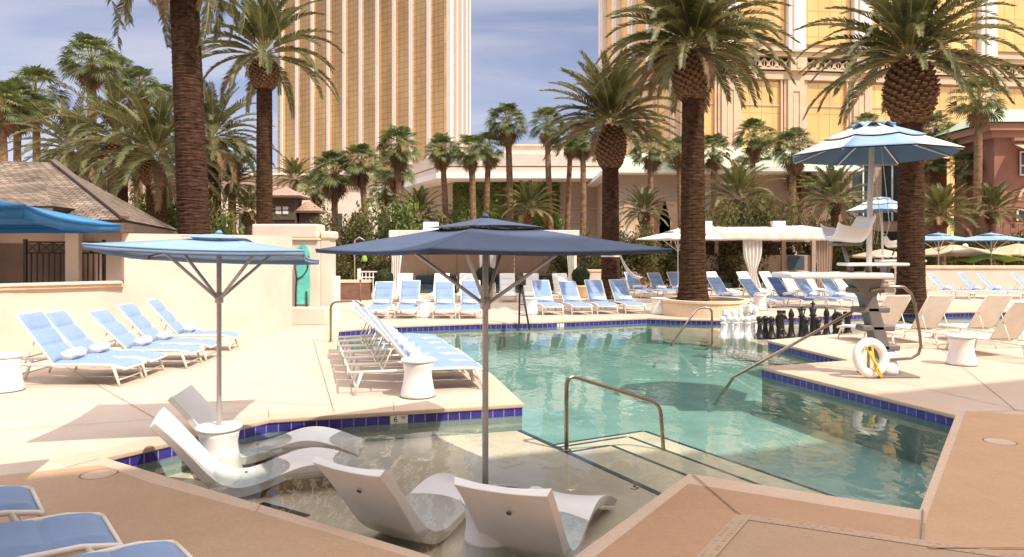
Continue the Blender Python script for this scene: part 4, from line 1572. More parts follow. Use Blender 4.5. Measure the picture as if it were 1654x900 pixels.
fans = [fan_crown(41, 40, 1, 8), fan_crown(42, 34, 1, 6), fan_crown(43, 44, 1, 12)]
FP = [  # u, row of crown centre, crown radius px, trunk foot u, distance, trunk px, label
    (148, 98, 47, 152, 46, 15, 'tallest fan palm of the left cluster behind the hut'),
    (186, 118, 34, 186, 50, 13, 'fan palm touching the tallest one of the left cluster'),
    (226, 140, 36, 226, 50, 13, 'dense fan palm right of the left cluster, near the tall trunk'),
    (262, 158, 28, 258, 56, 10, 'fan palm at the right end of the left cluster'),
    (58, 150, 46, 60, 46, 12, 'fan palm with open crown near the left frame edge'),
    (28, 168, 42, 36, 44, 12, 'fan palm with pale crown between two others at the left edge'),
    (2, 172, 44, 8, 42, 13, 'fan palm cut by the left frame edge'),
    (380, 245, 30, 372, 52, 9, 'fan palm between the tall trunk and the dark trunk'),
    (540, 278, 40, 545, 48, 11, 'leftmost bright fan palm before the gold tower'),
    (582, 262, 36, 594, 47, 11, 'fan palm with a leaning trunk before the gold tower'),
    (512, 300, 30, 520, 52, 9, 'low fan palm beside the pagoda roof'),
    (644, 236, 36, 642, 50, 10, 'tallest fan palm of those before the gold tower'),
    (640, 275, 32, 650, 54, 9, 'dark fan palm under the tallest one before the gold tower'),
    (622, 304, 30, 618, 56, 9, 'low dense fan palm in the thicket before the tower'),
    (714, 240, 29, 722, 45, 10, 'fan palm before the left end of the beige parapet'),
    (762, 243, 32, 766, 44, 11, 'left fan palm of the pair before the beige parapet'),
    (790, 238, 30, 785, 46, 10, 'right fan palm of the pair before the beige parapet'),
    (820, 196, 34, 821, 46, 11, 'tall fan palm against the sky above the beige parapet'),
    (884, 199, 32, 894, 45, 10, 'fan palm against the sky left of the leaning pair'),
    (922, 222, 30, 914, 46, 9, 'leaning fan palm beside the rising date palm'),
    (941, 226, 28, 938, 44, 10, 'straight fan palm touching the rising date palm'),
    (1052, 240, 34, 1054, 46, 10, 'fan palm before the pale green roof gable'),
    (1096, 243, 27, 1100, 50, 9, 'fan palm half behind the large planter palm'),
    (1152, 242, 30, 1150, 50, 9, 'fan palm just right of the large planter palm'),
    (1217, 220, 34, 1217, 48, 10, 'double crowned fan palm, the upper one before the stone block'),
    (1222, 252, 30, 1228, 52, 9, 'dark fan palm under the upper one before the stone block'),
    (1282, 238, 36, 1276, 46, 11, 'fan palm left of the life guard umbrella'),
    (1296, 290, 26, 1292, 50, 9, 'small dark fan palm below the life guard umbrella edge'),
    (1398, 205, 26, 1398, 56, 8, 'fan palm showing above the life guard umbrella'),
    (1512, 205, 27, 1510, 52, 9, 'dark fan palm just right of the thick trunk'),
    (1548, 222, 30, 1546, 50, 10, 'fan palm in the middle of the three at the right'),
    (1580, 160, 42, 1572, 44, 13, 'tallest fan palm on the right before the maroon building'),
    (1502, 262, 26, 1498, 50, 8, 'low fan palm behind the thick trunk at the right'),
    (1560, 268, 28, 1552, 48, 9, 'low bright fan palm before the maroon building'),
]
for i, (u, v, r_, uf, y, w, lab) in enumerate(FP):
    xf, xc = X(uf, y), X(u, y)
    zt = Z(v, y) - .15
    t = thing('fan_palm', lab, 'palm tree', (xf, y, 0), 0, 'fan palms in the garden')
    put('trunk', trunk_mesh(zt, w * y / F / 2 * 1.1, w * y / F / 2 * .85, i + 60, .35, 12, 1.3, 'bark2', (xc - xf, 0), .12 * math.sin(i * 2.3)), t)
    o = put('crown', fans[i % 3], t, (xc - xf, 0, zt), i * .77)
    k = r_ * y / F / 1.28
    o.scale = (k, k, k)


# ------------------------------------------------------------------ shrubs
def leafmass(seed, rx, ry, rz, n_, size, lumps=7):
    rng = random.Random(seed)
    ls = [(Vector((rng.uniform(-.6, .6) * rx, rng.uniform(-.6, .6) * ry, rng.uniform(.25, .75) * rz * 1.3)), rng.uniform(.35, .6)) for _ in range(lumps)]
    vs, fs = [], []
    for k in range(n_):
        c, s_ = ls[k % lumps]
        d = Vector((rng.gauss(0, 1), rng.gauss(0, 1), rng.gauss(0, 1))).normalized()
        rad = rng.random() ** .33
        p = c + Vector((d.x * rx * s_, d.y * ry * s_, d.z * rz * s_)) * rad * (1 + .15 * rng.gauss(0, 1))
        if p.z < .02:
            p.z = abs(p.z)
        a = Vector((rng.gauss(0, 1), rng.gauss(0, 1), rng.gauss(0, .6))).normalized()
        b = a.cross(Vector((rng.gauss(0, 1), rng.gauss(0, 1), rng.gauss(0, 1)))).normalized()
        s2 = size * (.6 + .8 * rng.random())
        o = len(vs)
        vs += [p - a * s2, p + b * s2 * .35, p + a * s2, p - b * s2 * .35]
        fs.append((o, o + 1, o + 2, o + 3))
    return MB().add(vs, fs)


bm_ = [leafmass(70 + i, 1.9, 1.3, 1.7, 5200, .10).mesh('foliage', M['bush']) for i in range(3)]
bmi = [leafmass(80 + i, 1.9, 1.3, 1.7, 3800, .10).mesh('foliage', M['ivy']) for i in range(2)]
SH = [(545, 350, 38, 1.35, 'tall olive shrub behind the white sign panel', 0), (585, 340, 40, 1.4, 'tall shrub behind the lime lantern', 0), (632, 330, 42, 1.5, 'shrub left of the left cabana roof', 1), (520, 395, 36, 1.0, 'low shrub beside the stucco gate pillar', 0),
      (605, 400, 37, 1.15, 'dark shrub under the navy umbrella tip', 0), (700, 348, 44, 1.1, 'shrub above the left cabana roof', 1), (745, 342, 46, 1.3, 'shrub behind the navy umbrella top, left', 1), (800, 345, 46, 1.2, 'shrub behind the navy umbrella top, right', 1), (880, 352, 46, 1.0, 'shrub under the low feather palm above the umbrella', 1),
      (940, 390, 34, 1.0, 'shrub left of the rising date palm', 0), (962, 372, 38, 1.2, 'olive shrub right behind the rising date palm', 0), (1022, 372, 36, 1.2, 'olive shrub between the middle trunks', 0), (1068, 362, 38, 1.2, 'olive shrub left of the large planter palm', 0),
      (1150, 352, 38, 1.3, 'olive hedge shrub above the white cabana, left', 0), (1205, 348, 38, 1.3, 'olive hedge shrub above the white cabana, middle', 0), (1252, 352, 38, 1.3, 'olive hedge shrub above the white cabana, right', 0), (1330, 366, 38, 1.0, 'low shrub right of the white cabana roof', 0),
      (1390, 378, 38, 1.0, 'low shrub behind the life guard seat', 0), (1505, 372, 42, 1.2, 'shrub right of the thick palm trunk', 0), (1560, 370, 44, 1.2, 'shrub before the maroon wall', 0), (1640, 372, 40, 1.1, 'shrub at the right frame edge before the maroon balcony', 0),
      (460, 345, 42, .9, 'shrub beside the little pagoda', 0), (495, 340, 46, 1.2, 'shrub behind the little pagoda', 1), (355, 330, 34, 1.0, 'shrub right of the tall trunk', 1), (270, 300, 38, 1.3, 'shrub below the broad feather palms', 1), (230, 310, 40, 1.3, 'shrub over the hut roof edge', 0)]
for i, (u, v, y, sc_, lab, k) in enumerate(SH):
    zt = Z(v, y)
    t = thing('shrub', lab, 'shrub', (X(u, y), y, 0), i * 1.1, 'shrubs of the garden')
    me = (bmi[i % 2] if k else bm_[i % 3])
    o = put('foliage', me, t)
    hz = (zt + (.25 if 1100 < u < 1400 else -.5)) / 2.0
    o.scale = (sc_ * .75, sc_ * .75, hz)
    mb = MB()
    for a in range(3):
        mb.tube([(0, 0, 0), (.25 * math.cos(a * 2.1), .25 * math.sin(a * 2.1), zt * .55)], .035, 6)
    mb.build('stems', M['bark2'], t)
# clipped box balls in planters
for u, v, y, r_, lab in ((620, 450, 30.0, .40, 'clipped round box bush beside the left cabana'), (785, 446, 31, .46, 'clipped round box bush behind the navy umbrella pole'), (938, 446, 31, .40, 'clipped round box bush beside the cream planter box'), (1097, 448, 33, .35, 'clipped round box bush half behind the large palm')):
    z = Z(v, y)
    t = thing('box_ball', lab, 'clipped bush', (X(u, y), y, 0), 0, 'clipped box bushes')
    rng = random.Random(u)
    vs, fs = [], []
    for k in range(2600):
        d = Vector((rng.gauss(0, 1), rng.gauss(0, 1), rng.gauss(0, 1))).normalized()
        p = d * r_ * (.86 + .16 * rng.random())
        a = Vector((rng.gauss(0, 1), rng.gauss(0, 1), rng.gauss(0, 1))).cross(d).normalized()
        b = (a.cross(d) + d * .5 * rng.gauss(0, 1)).normalized()
        o = len(vs)
        vs += [p - a * .035, p + b * .025, p + a * .035, p - b * .025]
        fs.append((o, o + 1, o + 2, o + 3))
    mb = MB().add(vs, fs)
    mb.sphere((0, 0, 0), r_ * .86, r_ * .86, r_ * .86, 16, 10)
    mb.build('foliage', M['bushdark'], t, (0, 0, z))
    MB().tube([(0, 0, .4), (0, 0, z)], .04, 8).build('stem', M['bark2'], t)
    MB().lathe([(.22, 0), (.30, .06), (.34, z - r_ - .08 if z - r_ > .4 else .4), (.37, (z - r_ - .08 if z - r_ > .4 else .4) + .02), (.37, (z - r_ if z - r_ > .48 else .48)), (.3, (z - r_ if z - r_ > .48 else .48))], 24).build('pot', M['sand'], t)

# ------------------------------------------------------------------ planter, low walls
pc = Vector((X(1140, 22.9), 22.9))
t = thing('round_planter', 'low round stone planter wall under the large date palm', 'planter', (pc.x, pc.y, 0))
MB().lathe([(1.38, 0), (1.38, .42), (1.42, .43), (1.42, .50), (1.18, .50), (1.18, .40)], 56, cap=False, smooth=False).build('wall', M['sand'], t)
MB().lathe([(1.2, .42), (0, .45)], 40).build('soil', M['bark2'], t)
y = 32.6
t = thing('low_wall', 'low cream wall with a cap behind the blue loungers on the right', 'wall', (X(1600, y), y, 0), R(-2))
MB().box(-4.2, 6, 0, .25, 0, Z(434, y)).build('wall', M['cream2'], t)
MB().box(-4.25, 6, -.05, .30, Z(434, y), Z(429, y)).build('cap', M['sand'], t, bevel=.01)
y = 31.2
t = thing('planter_box', 'cream planter box left of the rising date palm', 'planter', (X(962, y), y, 0))
MB().box(-.4, .4, 0, .6, 0, Z(439, y)).build('box', M['cream2'], t)
MB().box(-.43, .43, -.03, .63, Z(439, y), Z(436, y)).build('rim', M['sand'], t)
y = 29.5
t = thing('planter_box', 'brown planter wall behind the wooden post', 'planter', (X(566, y), y, 0))
MB().box(-.65, .75, 0, .6, 0, Z(457, y)).build('box', M['planterwood'], t)
MB().box(-.68, .78, -.03, .63, Z(457, y), Z(453, y)).build('rim', M['sand'], t)
# hammock strung from the rising date palm
y = 27.0
a, b = Q(1001, 412, y), Q(1032, 447, y - .3)
t = thing('hammock', 'cream cloth hammock tied to the rising date palm above the loungers', 'hammock', a)
mb = MB()


def ham(i, j):
    p = Vector((b - a) * i)
    p.z -= .25 * math.sin(i * PI)
    w = .03 + .22 * i
    return p + Vector((w * (j - .5), -.2 * (j - .5), -.10 * (1 - (2 * j - 1) ** 2) * i))


o = mb.grid(ham, 14, 6, 0, True).build('cloth', M['canvas'], t)
o.modifiers.new('thickness', 'SOLIDIFY').thickness = .01
MB().tube([(0, .02, 0), (-.35, .1, .02)], .012, 6).build('cord', M['frame'], t)
MB().lathe([(.36, -.03), (.36, .03)], 20, cap=False).build('band', M['canvas'], t, (X(986, 27.5) - a.x, 27.5 - a.y, -.05))

# ------------------------------------------------------------------ cabanas
def curtain(w, h, folds, pinch, seed):
    mb = MB()

    def fn(i, j):
        z = h * (1 - i)
        pz = 1 - pinch * math.exp(-((i - .62) / .22) ** 2)
        x = (j - .5) * w * pz
        return (x, .05 * math.sin(j * folds * 2 * PI + seed) * (.5 + .5 * pz), z)
    return mb.grid(fn, 16, folds * 8, 0, True)


y = 33.2
xl, xr = X(632, y), X(932, y)
t = thing('cabana', 'left white topped cabana with taupe panels behind the navy umbrella', 'cabana', ((xl + xr) / 2, y, 0), 0, 'white poolside cabanas')
W2 = (xr - xl) / 2
hc = Z(372, y)
MB().box(-W2 - .1, W2 + .1, -.1, 3.2, hc - .35, hc).build('roof', M['canvas'], t, bevel=.02)
mb = MB()
for k in range(6):
    x0 = -W2 + .05 + k * (2 * W2 - .1) / 6
    mb.box(x0, x0 + (2 * W2 - .1) / 6 - .03, 2.2, 2.26, .02, hc - .36)
mb.build('back_panel', M['taupe'], t)
for x in (-W2 + .08, 0, W2 - .08):
    MB().box(x - .07, x + .07, 0, .14, 0, hc - .35).build('post', M['white'], t)
for x, w in ((-W2 + .25, .5), (-.1, .3), (.4, .3), (W2 - .3, .35)):
    curtain(w, hc - .40, 4, .35, x).build('curtain', M['canvas'], t, (x, -.02, .03))
for x in (-W2 + 1.9, W2 - 1.6, .6):
    tag(MB().box(-1.0, 1.0, 0, .8, .0, .42).box(-1.0, 1.0, .62, .8, .42, .82).build('cabana_sofa', M['cabinet'], None, (t.location.x + x, t.location.y + 1.2, 0), 0, .04),
        'dark slate sofa inside the left cabana, ' + ('left one' if x < -1 else 'right one' if x > 1 else 'middle one'), 'sofa', 'slate sofas in the cabanas')
MB().box(-.35, .35, 0, .5, 0, .42).build('vent_box', M['canvas'], t, (X(692, y) - t.location.x, .8, hc), 0, .02)
y = 35.0
xl, xr = X(1122, y), X(1346, y)
t = thing('cabana', 'right white cabana with louvred windows and a tied curtain', 'cabana', ((xl + xr) / 2, y, 0), 0, 'white poolside cabanas')
W2 = (xr - xl) / 2
hc = Z(372, y)
lo = Z(388, y)


def val(i, j):
    return ((j - .5) * 2 * (W2 + .1), -.02 * math.sin(j * 60) * i, hc - (hc - lo) * i - .02 * i * abs(math.sin(j * 9)))


o = MB().grid(val, 4, 60, 0, True).build('valance', M['canvas'], t, (0, -.12, 0))
o.modifiers.new('thickness', 'SOLIDIFY').thickness = .01
MB().add([(-W2 - .1, -.12, hc), (W2 + .1, -.12, hc), (W2 - .2, 3.2, hc + .35), (-W2 + .2, 3.2, hc + .35), (-W2 - .1, -.12, hc - .02), (W2 + .1, -.12, hc - .02), (W2 - .2, 3.2, hc + .30), (-W2 + .2, 3.2, hc + .30)],
         [(0, 1, 2, 3), (7, 6, 5, 4), (0, 4, 5, 1), (1, 5, 6, 2), (2, 6, 7, 3), (3, 7, 4, 0)]).build('roof', M['canvas'], t)
mb = MB()
mb.box(-W2, W2, 2.2, 2.3, 0, Z(412, y + 2.2))
mb.box(-W2, W2, 2.2, 2.3, Z(391, y + 2.2), lo + .6)
mb.build('back_wall', M['taupe'], t)
for x in (-W2 + .06, X(1177, y) - t.location.x, X(1292, y) - t.location.x, W2 - .08):
    MB().box(x - .1, x + .1, 2.05, 2.19, 0, lo + .02).build('post', M['taupe'], t)
for x0, x1 in ((X(1132, y), X(1172, y)), (X(1182, y), X(1206, y)), (X(1236, y), X(1286, y))):
    mb = MB()
    for k in range(7):
        z = Z(412, y + 2.2) + .05 + k * .10
        mb.obox(Matrix.Translation(((x0 + x1) / 2 - t.location.x, 2.25, z)) @ Matrix.Rotation(R(35), 4, 'X'), x1 - x0, .10, .015)
    mb.build('louvre', M['wood'], t)
curtain(.95, lo, 5, .55, 1).build('curtain', M['canvas'], t, (X(1217, y) - t.location.x, .1, .02))
curtain(.8, lo, 6, .1, 4).build('curtain', M['taupe'], t, (X(1334, y) - t.location.x, .2, .02))
MB().box(-.42, .42, -.03, .03, Z(438, y), Z(414, y)).build('screen', M['cabinet'], t, (X(1311, y) - t.location.x, 1.9, 0), 0, .01)
for u in (1155, 1279):
    MB().box(-.32, .32, 0, .5, 0, .40).build('vent_box', M['canvas'], t, (X(u, y) - t.location.x, 1.6, hc + .12), 0, .02)
for u, lab in ((1163, 'dark slate sofa in the right cabana behind the large palm'), (1248, 'dark slate sofa in the right cabana right of the tied curtain')):
    tag(MB().box(-.9, .9, 0, .8, .0, .42).box(-.9, .9, .62, .8, .42, .8).build('cabana_sofa', M['cabinet'], None, (X(u, y), y + 1.0, 0), 0, .04), lab, 'sofa', 'slate sofas in the cabanas')


# ------------------------------------------------------------------ buildings
def quad(mb, a, b, c, d, mi=0, u0=0.0, v0=0.0):
    a, b, c, d = map(Vector, (a, b, c, d))
    L = (b - a).length
    e = (b - a).normalized()
    uv = []
    up = (d - a) - e * (d - a).dot(e)
    n_ = up.normalized() if up.length > 1e-6 else Vector((0, 0, 1))
    for p in (a, b, c, d):
        uv.append((u0 + (p - a).dot(e), v0 + (p - a).dot(n_)))
    return mb.add([a, b, c, d], [(0, 1, 2, 3)], mi, False, [uv])


def tri(mb, a, b, c, mi=0):
    a, b, c = map(Vector, (a, b, c))
    e = (b - a).normalized()
    up = (c - a) - e * (c - a).dot(e)
    n_ = up.normalized()
    return mb.add([a, b, c], [(0, 1, 2)], mi, False, [[((p - a).dot(e), (p - a).dot(n_)) for p in (a, b, c)]])


class Face:
    """a vertical wall plane: s along it, d out of it, z up"""
    def __init__(s, a, b):
        s.a, s.b = Vector((a[0], a[1])), Vector((b[0], b[1]))
        s.e = (s.b - s.a).normalized()
        s.n = Vector((s.e.y, -s.e.x))
        s.L = (s.b - s.a).length

    def p(s, t, d, z):
        q = s.a + s.e * t + s.n * d
        return Vector((q.x, q.y, z))

    def box(s, mb, t0, t1, d0, d1, z0, z1, mi=0):
        vs = [s.p(t0, d0, z0), s.p(t1, d0, z0), s.p(t1, d1, z0), s.p(t0, d1, z0), s.p(t0, d0, z1), s.p(t1, d0, z1), s.p(t1, d1, z1), s.p(t0, d1, z1)]
        return mb.add(vs, [(0, 1, 2, 3), (7, 6, 5, 4), (0, 4, 5, 1), (1, 5, 6, 2), (2, 6, 7, 3), (3, 7, 4, 0)], mi)

    def pane(s, mb, t0, t1, d, z0, z1, mi=0):
        return quad(mb, s.p(t0, d, z0), s.p(t1, d, z0), s.p(t1, d, z1), s.p(t0, d, z1), mi, t0, z0)


def hiproof(mb, E, ridge, mi=0, th=.12, fascia=None):
    """four eave corners (front left, front right, back right, back left), two ridge ends (left, right)"""
    E = [Vector(p) for p in E]
    r0, r1 = Vector(ridge[0]), Vector(ridge[1])
    quad(mb, E[0], E[1], r1, r0, mi)
    quad(mb, E[2], E[3], r0, r1, mi)
    tri(mb, E[1], E[2], r1, mi)
    tri(mb, E[3], E[0], r0, mi)


# --- the gold tower on the left
c1, c0 = Vector((X(727, 330), 330)), Vector((X(449, 412), 412))
fr = Face(c0, c1)
endd = Vector((.53, .848)).normalized()
c2 = c1 + endd * 15.5
sd_ = Face(c1, c2)
HT = 172
t = thing('gold_tower', 'tall gold glass hotel tower with white vertical fins', 'tower', (0, 0, 0))
bk = [c0, c1, c2, c0 + (c2 - c1)]
MB().prism(bk, 0, HT).build('core', M['stone'], t)
# bays of glass between fins; fin positions grow towards the near corner
us = [457, 481, 506, 532, 557.5, 584, 611, 638, 665, 694, 727]


def s_at(u):
    k = (u - UC) / F
    # a + e t with x = k y
    return (k * fr.a.y - fr.a.x) / (fr.e.x - k * fr.e.y)


ss = [0.0] + [s_at(u) for u in us]
for i in range(len(ss) - 1):
    m_ = 'yellow' if False else 'gold'
    fr_t0, fr_t1 = ss[i], ss[i + 1]
    mb = MB()
    if i == len(ss) - 2:
        fr.pane(mb, fr_t0, fr_t1 - 3.4, .25, 0, HT)
        mb.build('glass_bay', M['gold'], t)
        mb = MB()
        fr.pane(mb, fr_t1 - 3.4, fr_t1, .27, 112, HT)
        mb.build('bright_glass', M['yellow'], t)
        mb = MB()
        fr.pane(mb, fr_t1 - 3.4, fr_t1, .27, 0, 112)
        mb.build('corner_glass', M['gold2'], t)
    else:
        fr.pane(mb, fr_t0, fr_t1, .25, 0, HT)
        mb.build('glass_bay', M['gold'], t)
    mb = MB()
    w = 2.1 if i < len(ss) - 2 else 2.6
    fr.box(mb, fr_t1 - w / 2, fr_t1 + w / 2, 0, 1.1, 0, HT)
    mb.build('fin', M['fin'], t)
mb = MB()
sd_.pane(mb, 0, sd_.L, .2, 0, HT)
mb.build('end_wall', M['taupe'], t)
for q in (.9, 4.6, 8.6, 12.2, sd_.L - .5):
    mb = MB()
    sd_.box(mb, q - .42, q + .42, 0, .8, 0, HT)
    mb.build('fin', M['fin'], t)

# --- the stone and gold block on the right
y1 = 78.4
b0 = Vector((X(1097, y1), y1))
b1 = Vector((X(1654, 83.4), 83.4))
fr = Face(b0, b1)
b1 = b0 + fr.e * 62
fr = Face(b0, b1)
bn = Vector((-.12, .993)).normalized()
b3 = b0 + bn * 34
sd_ = Face(b3, b0)
HB = 56
t = thing('stone_hotel', 'sandstone hotel block with tall gold windows and a latticed balustrade band', 'hotel', (0, 0, 0))
MB().prism([b0 + fr.n * 0, b1, b1 + bn * 34, b3], 0, HB).build('core', M['stone'], t)
ZC, ZB1, ZB0, ZW1, ZW0 = Z(86, 80), Z(99, 80), Z(116, 80), Z(131, 80), 2.0


def facade(fc, pil, t0, t1):
    for q in pil:
        mb = MB()
        fc.box(mb, q - .95, q + .95, 0, .55, 0, ZW1 + .01)
        fc.box(mb, q - .95, q - .40, 0.55, .66, 2, ZW1 - 1.3)
        fc.box(mb, q + .40, q + .95, 0.55, .66, 2, ZW1 - 1.3)
        fc.box(mb, q - .95, q + .95, 0.55, .66, ZW1 - 1.3, ZW1)
        fc.box(mb, q - .30, q + .30, .55, .60, 3, ZW1 - 1.6)
        mb.build('pilaster', M['stone2'], t)
        mb = MB()
        fc.box(mb, q - .95, q + .95, 0, 1.25, ZB0 - .15, ZB1 + .2)
        fc.box(mb, q - .22, q + .22, 1.25, 1.33, ZB0 + .1, ZB1 - .25)
        mb.build('pedestal', M['stone2'], t)
        mb = MB()
        fc.box(mb, q - 1.0, q + 1.0, 0, .9, ZC + .02, HB)
        fc.box(mb, q - .45, q + .45, .9, 1.1, ZC + .02, HB)
        mb.build('fin', M['fin'], t)
    mb = MB()
    fc.box(mb, t0, t1, 0, .62, ZW1 + .013, ZB0 - .16)
    mb.build('lintel_band', M['stone2'], t)
    mb = MB()
    fc.box(mb, t0, t1, 0, 1.3, ZB1 + .21, ZC - .25)
    fc.box(mb, t0, t1, 0, 1.55, ZC - .24, ZC)
    mb.build('cornice', M['stone2'], t)
    for i in range(len(pil) - 1):
        a, b = pil[i] + .96, pil[i + 1] - .96
        if b - a < 1:
            continue
        mb = MB()
        fc.pane(mb, a + .55, b - .75, .15, ZW0, ZW1 - .2)
        w = mb.build('window', M['gold2'], t)
        mb = MB()
        fc.box(mb, a, a + .5, 0, .35, ZW0, ZW1 - .01)
        fc.box(mb, b - .35, b, 0, .45, ZW0, ZW1 - .01)
        fc.box(mb, b - .75, b - .55, .16, .5, ZW0, ZW1 - .01)
        for z in (ZW0 + 6.2, ZW0 + 12.2, ZW1 - 2.9):
            fc.box(mb, a + .5, b - .75, .16, .28, z, z + .12)
        mb.build('frame', M['stone2'], w)
        mb = MB()
        fc.pane(mb, a + .2, b - .2, .2, ZC + 1.0, HB)
        w = mb.build('upper_window', M['gold2'], t)
        # lattice balustrade in front of a dark slot
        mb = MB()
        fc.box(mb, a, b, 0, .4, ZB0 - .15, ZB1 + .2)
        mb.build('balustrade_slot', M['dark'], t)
        mb = MB()
        z0, z1 = ZB0 + .02, ZB1 - .02
        nn_ = 6
        st = (b - a) / nn_
        for k in range(nn_):
            p0, p1 = a + k * st, a + (k + 1) * st
            mb.bar(fc.p(p0, .8, z0), fc.p(p1, .8, z1), .16, .12)
            mb.bar(fc.p(p0, .8, z1), fc.p(p1, .8, z0), .16, .12)
            c = fc.p((p0 + p1) / 2, .8, (z0 + z1) / 2)
            mb.bar(c - Vector((0, 0, .28)), c + Vector((0, 0, .28)), .34, .14)
            mb.bar(fc.p(p0, .8, z0), fc.p(p0, .8, z1), .10, .10)
        mb.bar(fc.p(a, .8, z0 + .05), fc.p(b, .8, z0 + .05), .2, .2)
        mb.build('balustrade', M['stone2'], t)


facade(fr, [1.0, 5.6, 13.3, 21.1, 28.9, 36.7, 44.5, 52.3, 60.2], 0, 62)
facade(sd_, [2, 10, 18, 26, 33.0], 0, 34.2)

# --- beige parapet building in the middle
y = 58
t = thing('casino_hall', 'long low beige hall with a deep parapet and a green ivy wall', 'building', (0, 0, 0))
xa, xb = X(708, y), X(1000, y)
foot = [Vector((xa, y)), Vector((xb, y)), Vector((xb, y + 30)), Vector((xa - 9, y + 30)), Vector((xa - 8, y + 17))]
inn = [Vector((xa + 1, y + 3)), Vector((xb, y + 3)), Vector((xb, y + 29)), Vector((xa - 8, y + 29)), Vector((xa - 6, y + 18))]
MB().prism(inn, 0, Z(290, y)).build('wall', M['taupe'], t)
zf0, zf1, zg = Z(289, y), Z(249, y), Z(268, y)
mb = MB()
mb.prism(foot, zf0 + .45, zg - .12)
mb.build('lower_fascia', M['cream'], t)
MB().prism(offset(foot[::1], -.15), zg - .12, zg).build('groove', M['stone'], t)
MB().prism(foot, zg, zf1).build('upper_fascia', M['cream'], t)
MB().prism(offset(foot, .25), zf0, zf0 + .45).build('lip', M['white'], t, bevel=.03)
xa2, xb2 = X(815, y + 5), X(1010, y + 5)
mb = MB()
mb.box(xa2, xb2, y + 5, y + 24, zf1 - .1, Z(236, y + 5))
mb.build('roof_storey', M['cream'], t)
MB().box(xa2 - .2, xb2, y + 4.8, y + 24, Z(236, y + 5), Z(233.5, y + 5)).build('roof_cap', M['sand'], t)
fc = Face((xa + 1, y + 3), (xb, y + 3))
for q in (10.4, 12.2, 13.9):
    mb = MB()
    fc.box(mb, q, q + 1.3, 0, .08, .2, 2.5)
    mb.build('door', M['glassdark'], t)
for z in (3.2, 4.4, 5.6):
    mb = MB()
    fc.box(mb, 9, fc.L, 0, .12, z, z + .12)
    mb.build('string_course', M['stone'], t)
iv = leafmass(95, 1, 1, 1, 10, .1)
rng = random.Random(9)
vs, fs = [], []
for k in range(9000):
    s_ = rng.random() ** 1.2 * 9.0
    z = 3.4 + rng.random() * 4.4 + .5 * rng.gauss(0, 1)
    if z > 7.8 or (z < 4.2 and rng.random() < .5):
        continue
    p = fc.p(s_, .08 + .3 * rng.random(), z)
    a = Vector((rng.gauss(0, 1), rng.gauss(0, .5), rng.gauss(0, 1))).normalized()
    b = a.cross(Vector((rng.gauss(0, .4), 1, rng.gauss(0, .4)))).normalized()
    o = len(vs)
    vs += [p - a * .16, p + b * .1, p + a * .16, p - b * .1]
    fs.append((o, o + 1, o + 2, o + 3))
tag(MB().add(vs, fs).build('ivy', M['ivy']), 'green ivy covering the wall under the beige parapet', 'climbing plant')

# --- pale wing behind the left palms
y = 95
t = thing('rear_wing', 'low cream wing with a moulded cornice behind the palms, left of the tower', 'building', (0, 0, 0))
xa, xb = X(180, y), X(705, y)
MB().box(xa, xb, y, y + 20, 0, Z(288, y)).build('wall', M['cream'], t)
MB().box(xa, xb, y - .5, y + 20, Z(288, y), Z(284, y)).box(xa, xb, y - .9, y + 20, Z(284, y), Z(280.5, y)).build('cornice', M['cream2'], t)
MB().box(xa, xb, y - .3, y, Z(304, y), Z(301, y)).build('string_course', M['stone'], t)
fc = Face((xa, y), (xb, y))
for k in range(14):
    mb = MB()
    fc.box(mb, 1.5 + k * 3.1, 2.9 + k * 3.1, 0, .06, 2, 7)
    mb.build('window', M['glassdark'], t)

# --- pale green roofed pavilions
y = 50
t = thing('green_roofed_pavilion', 'cream and taupe pavilion with pale green copper hip roofs', 'building', (0, 0, 0))
ze = Z(273, y)
xa, xb = X(975, y), X(1372, y)
MB().box(xa + .8, xb - .8, y + 1.2, y + 14, 0, ze - .25).build('wall', M['taupe'], t)
MB().box(xa, xb, y, y + 15, ze - .28, ze).build('eave', M['white'], t, bevel=.03)
mb = MB()
hiproof(mb, [(xa, y, ze + .005), (X(1100, y), y, ze + .005), (X(1100, y), y + 14, ze + .005), (xa, y + 14, ze + .005)], [(X(1030, y + 3.4), y + 3.4, Z(243, y + 3.4)), (X(1050, y + 4), y + 9, Z(243, y + 3.4))])
mb.build('roof', M['copper'], t)
mb = MB()
hiproof(mb, [(X(1102, y), y, ze + .005), (xb, y, ze + .005), (xb, y + 14, ze + .005), (X(1102, y), y + 14, ze + .005)], [(X(1130, y + 6), y + 6, Z(236, y + 6)), (X(1300, y + 6), y + 6, Z(240, y + 6))])
mb.build('roof', M['creamroof'], t)
mb = MB()
zz = ze + .01
hiproof(mb, [(X(1205, y), y - 1.2, zz), (X(1376, y), y - 1.2, zz), (X(1376, y), y + 9, zz), (X(1205, y), y + 9, zz)], [(X(1245, y + 3), y + 3, Z(250, y + 3)), (X(1325, y + 3), y + 3, Z(250, y + 3))])
mb.build('gable_roof', M['copper'], t)
MB().box(X(1203, y), X(1378, y), y - 1.3, y + 9, ze - .3, ze - .01).build('gable_eave', M['white'], t)
fc = Face((xa + .8, y + 1.2), (xb - .8, y + 1.2))
